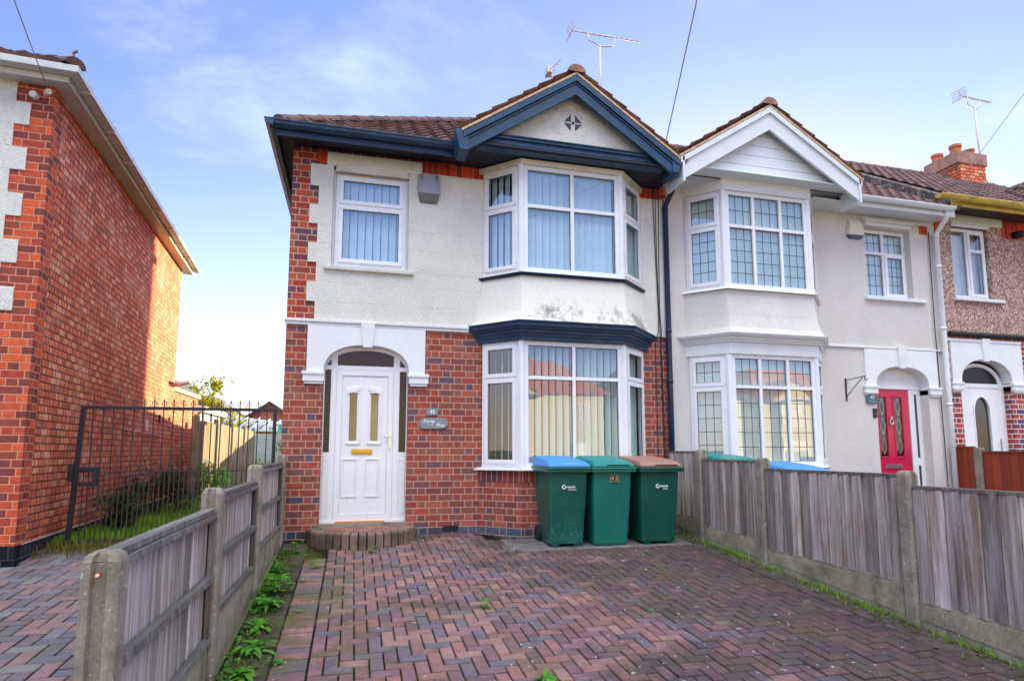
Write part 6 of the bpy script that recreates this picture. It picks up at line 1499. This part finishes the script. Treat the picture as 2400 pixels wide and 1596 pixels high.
m = MB(); m.hexa([(-6.2, 17.2, 1.78), (-1.3, 17.2, 1.70), (-1.3, 20.6, 2.0), (-6.2, 20.6, 2.5)], [(-6.2, 17.2, 1.84), (-1.3, 17.2, 1.76), (-1.3, 20.6, 2.06), (-6.2, 20.6, 2.62)]); rf_ = m.build('roof', 'polycarbonate', t)
m = MB()
for i in range(12):
    x = -6.1+i*.43; m.hexa([(x, 17.15, 1.83), (x+.05, 17.15, 1.83), (x+.05, 20.6, 2.5-.042*i), (x, 20.6, 2.5-.042*i)], [(x, 17.15, 1.88), (x+.05, 17.15, 1.88), (x+.05, 20.6, 2.68-.046*i), (x, 20.6, 2.68-.046*i)])
m.build('roof_bars', 'brown_soffit', rf_)
t = thing('washing_line', 'teal cloth hanging from a washing line by the conservatory', 'washing line', (-2.3, 15.6, 0)); m = MB(); m.tube([(-2.6, 15.6, 0), (-2.6, 15.6, 2.0)], .025, 6); m.tube([(-2.6, 15.6, 1.95), (-1.9, 15.6, 1.35)], .02, 6); m.build('pole', 'cable_pale', t)
m = MB(); m.hexa([(-2.62, 15.55, 1.5), (-2.42, 15.55, 1.48), (-2.42, 15.58, 1.48), (-2.62, 15.58, 1.5)], [(-2.56, 15.55, 1.95), (-2.46, 15.55, 1.95), (-2.46, 15.58, 1.95), (-2.56, 15.58, 1.95)]); m.build('cloth', 'teal_cloth', t)
def far_house(label, x0, x1, y0, y1, ze, zr, roofmat, wallmat='brick_far', chim=None, gable_front=True, back=False, group='houses beyond the back gardens', windows=True, face=-1):
    t = thing('distant_house', label, 'house', ((x0+x1)/2, y0, 0), group); xc = (x0+x1)/2; m = MB(); m.box(x0, x1, y0, y1, -.6, ze)
    if gable_front: m.hexa([(x0, y0, ze), (x1, y0, ze), (x1, y1, ze), (x0, y1, ze)], [(xc-.05, y0, zr), (xc+.05, y0, zr), (xc+.05, y1, zr), (xc-.05, y1, zr)])
    m.build('wall', wallmat, t); m = MB(); e = .3
    if gable_front:
        for s_ in (-1, 1):
            xa = x0-e if s_ < 0 else x1+e; za = ze-e*(zr-ze)/(xc-x0)
            m.hexa([(xa, y0-e, za), (xc, y0-e, zr), (xc, y1+e, zr), (xa, y1+e, za)], [(xa, y0-e, za+.12), (xc, y0-e, zr+.12), (xc, y1+e, zr+.12), (xa, y1+e, za+.12)])
    else:
        yc = (y0+y1)/2; m.hexa([(x0-e, y0-e, ze), (x1+e, y0-e, ze), (x1+e, y1+e, ze), (x0-e, y1+e, ze)], [(x0+2.0, yc-.1, zr), (x1-2.0, yc-.1, zr), (x1-2.0, yc+.1, zr), (x0+2.0, yc+.1, zr)])
    rf = m.build('roof', roofmat, t)
    if chim: m = MB(); cx_, cy_ = chim; m.box(cx_-.4, cx_+.4, cy_-.3, cy_+.3, ze, zr+1.0); m.build('chimney', wallmat, rf); m = MB(); m.lathe((cx_-.2, cy_, zr+1.0), [(.12, 0), (.1, .35)], 8); m.lathe((cx_+.2, cy_, zr+1.0), [(.12, 0), (.1, .35)], 8); m.build('chimney_pot', 'terracotta', rf)
    if windows:
        f = Fr((x0, y0), (x1, y0)) if face < 0 else Fr((x1, y1), (x0, y1)); W = x1-x0
        for a in (.12, .58):
            for z in (.9, 3.4):
                if z+1.2 < ze: window(t, f, W*a, W*a+W*.3, z, z+1.25, (0, .5, 1), (0, .66, 1), set(), d=.04)
    return t
far_house('distant brick house with a grey slate hip roof, left of the other far roof', -12.6, -7.3, 34, 41, 3.1, 4.75, 'tile_slate', gable_front=False, chim=None)
far_house('distant orange brick house with a gable and chimney beside the near house corner', -8.2, -3.2, 38, 46, 2.6, 4.35, 'tile_slate', chim=(-3.9, 42))
far_house('distant low brick house with a grey gable roof between the tree and the far gable', -9.4, -6.6, 31, 33.8, 2.7, 4.1, 'tile_slate', gable_front=True, windows=False)
t = thing('sun_blocker', 'unseen brick block added behind the terrace to cut off the low sun', 'building', (12, 24, 0))  # added out of view; its slanted end shapes the sun patch on the left wall
Q = [(7.15, 19.8), (27, 19.8), (32, 28.8), (13.0, 28.8)]; m = MB(); m.loft(Q, -.1, Q, 9.0); m.build('wall', 'brick_far', t); m = MB(); m.loft(Q, 9.0, [(7.0, 20.2), (26.5, 20.2), (31, 28.3), (11.6, 28.3)], 9.5); m.build('roof', 'tile_slate', t)
# the opposite side of the street, seen in the window reflections
for i, (x, rm) in enumerate(((-22, 'tile_orange'), (-12.5, 'tile_roof'), (-3.0, 'tile_orange'), (6.5, 'tile_orange'), (16, 'tile_roof'), (25.5, 'tile_orange'))):
    gzv = gz(-20); t = thing('facing_house', ['cream gabled house across the street, seen only in the window glass']*6 and 'cream gabled house with an orange roof across the street, mirrored in the window glass', 'house', (x+4, -30, gzv), 'houses across the street')
    x0, x1, y1 = x, x+8.2, -27.5
    m = MB(); m.box(x0, x1, y1-8, y1, gzv-.2, gzv+5.0); m.build('wall', 'plaster_cream' if i % 2 else 'roughcast_white', t)
    m = MB(); m.hexa([(x0-.4, y1+.4, gzv+5), (x1+.4, y1+.4, gzv+5), (x1+.4, y1-8.4, gzv+5), (x0-.4, y1-8.4, gzv+5)], [(x0+2, y1-3.8, gzv+7.6), (x1-2, y1-3.8, gzv+7.6), (x1-2, y1-4.2, gzv+7.6), (x0+2, y1-4.2, gzv+7.6)]); m.build('roof', rm, t)
    gx = x0+2.2; m = MB(); m.hexa([(gx-1.6, y1+.9, gzv+4.9), (gx+1.6, y1+.9, gzv+4.9), (gx+1.6, y1-4, gzv+4.9), (gx-1.6, y1-4, gzv+4.9)], [(gx-.03, y1+.9, gzv+6.1), (gx+.03, y1+.9, gzv+6.1), (gx+.03, y1-4, gzv+6.1), (gx-.03, y1-4, gzv+6.1)]); m.build('gable', 'plaster_cream', t)
    m = MB()
    for s_ in (-1, 1): m.hexa([(gx+s_*1.8, y1+1.0, gzv+4.75), (gx, y1+1.0, gzv+6.1), (gx, y1-4, gzv+6.1), (gx+s_*1.8, y1-4, gzv+4.75)], [(gx+s_*1.8, y1+1.0, gzv+4.95), (gx, y1+1.0, gzv+6.3), (gx, y1-4, gzv+6.3), (gx+s_*1.8, y1-4, gzv+4.95)])
    m.build('gable_roof', rm, t)
    m = MB(); m.loft([(gx-1.3, y1), (gx-.9, y1+.6), (gx+.9, y1+.6), (gx+1.3, y1)], gzv, [(gx-1.3, y1), (gx-.9, y1+.6), (gx+.9, y1+.6), (gx+1.3, y1)], gzv+4.8); m.build('bay', 'plaster_cream', t)
    f = Fr((gx+.9, y1+.62), (gx-.9, y1+.62))
    for z in (.9, 3.3): window(t, f, .05, 1.75, gzv+z, gzv+z+1.3, (0, .33, .67, 1), (0, .66, 1), set(), d=.03)
    f = Fr((x1, y1), (x0, y1)); window(t, f, 1.0, 2.3, gzv+3.3, gzv+4.5, (0, .5, 1), (0, 1), set(), d=.04)
    m = MB(); m.box(x1-2.2, x1-1.2, y1, y1+.06, gzv, gzv+2.1); m.build('door', 'door_crimson' if i == 2 else 'upvc', t, bev=.01)
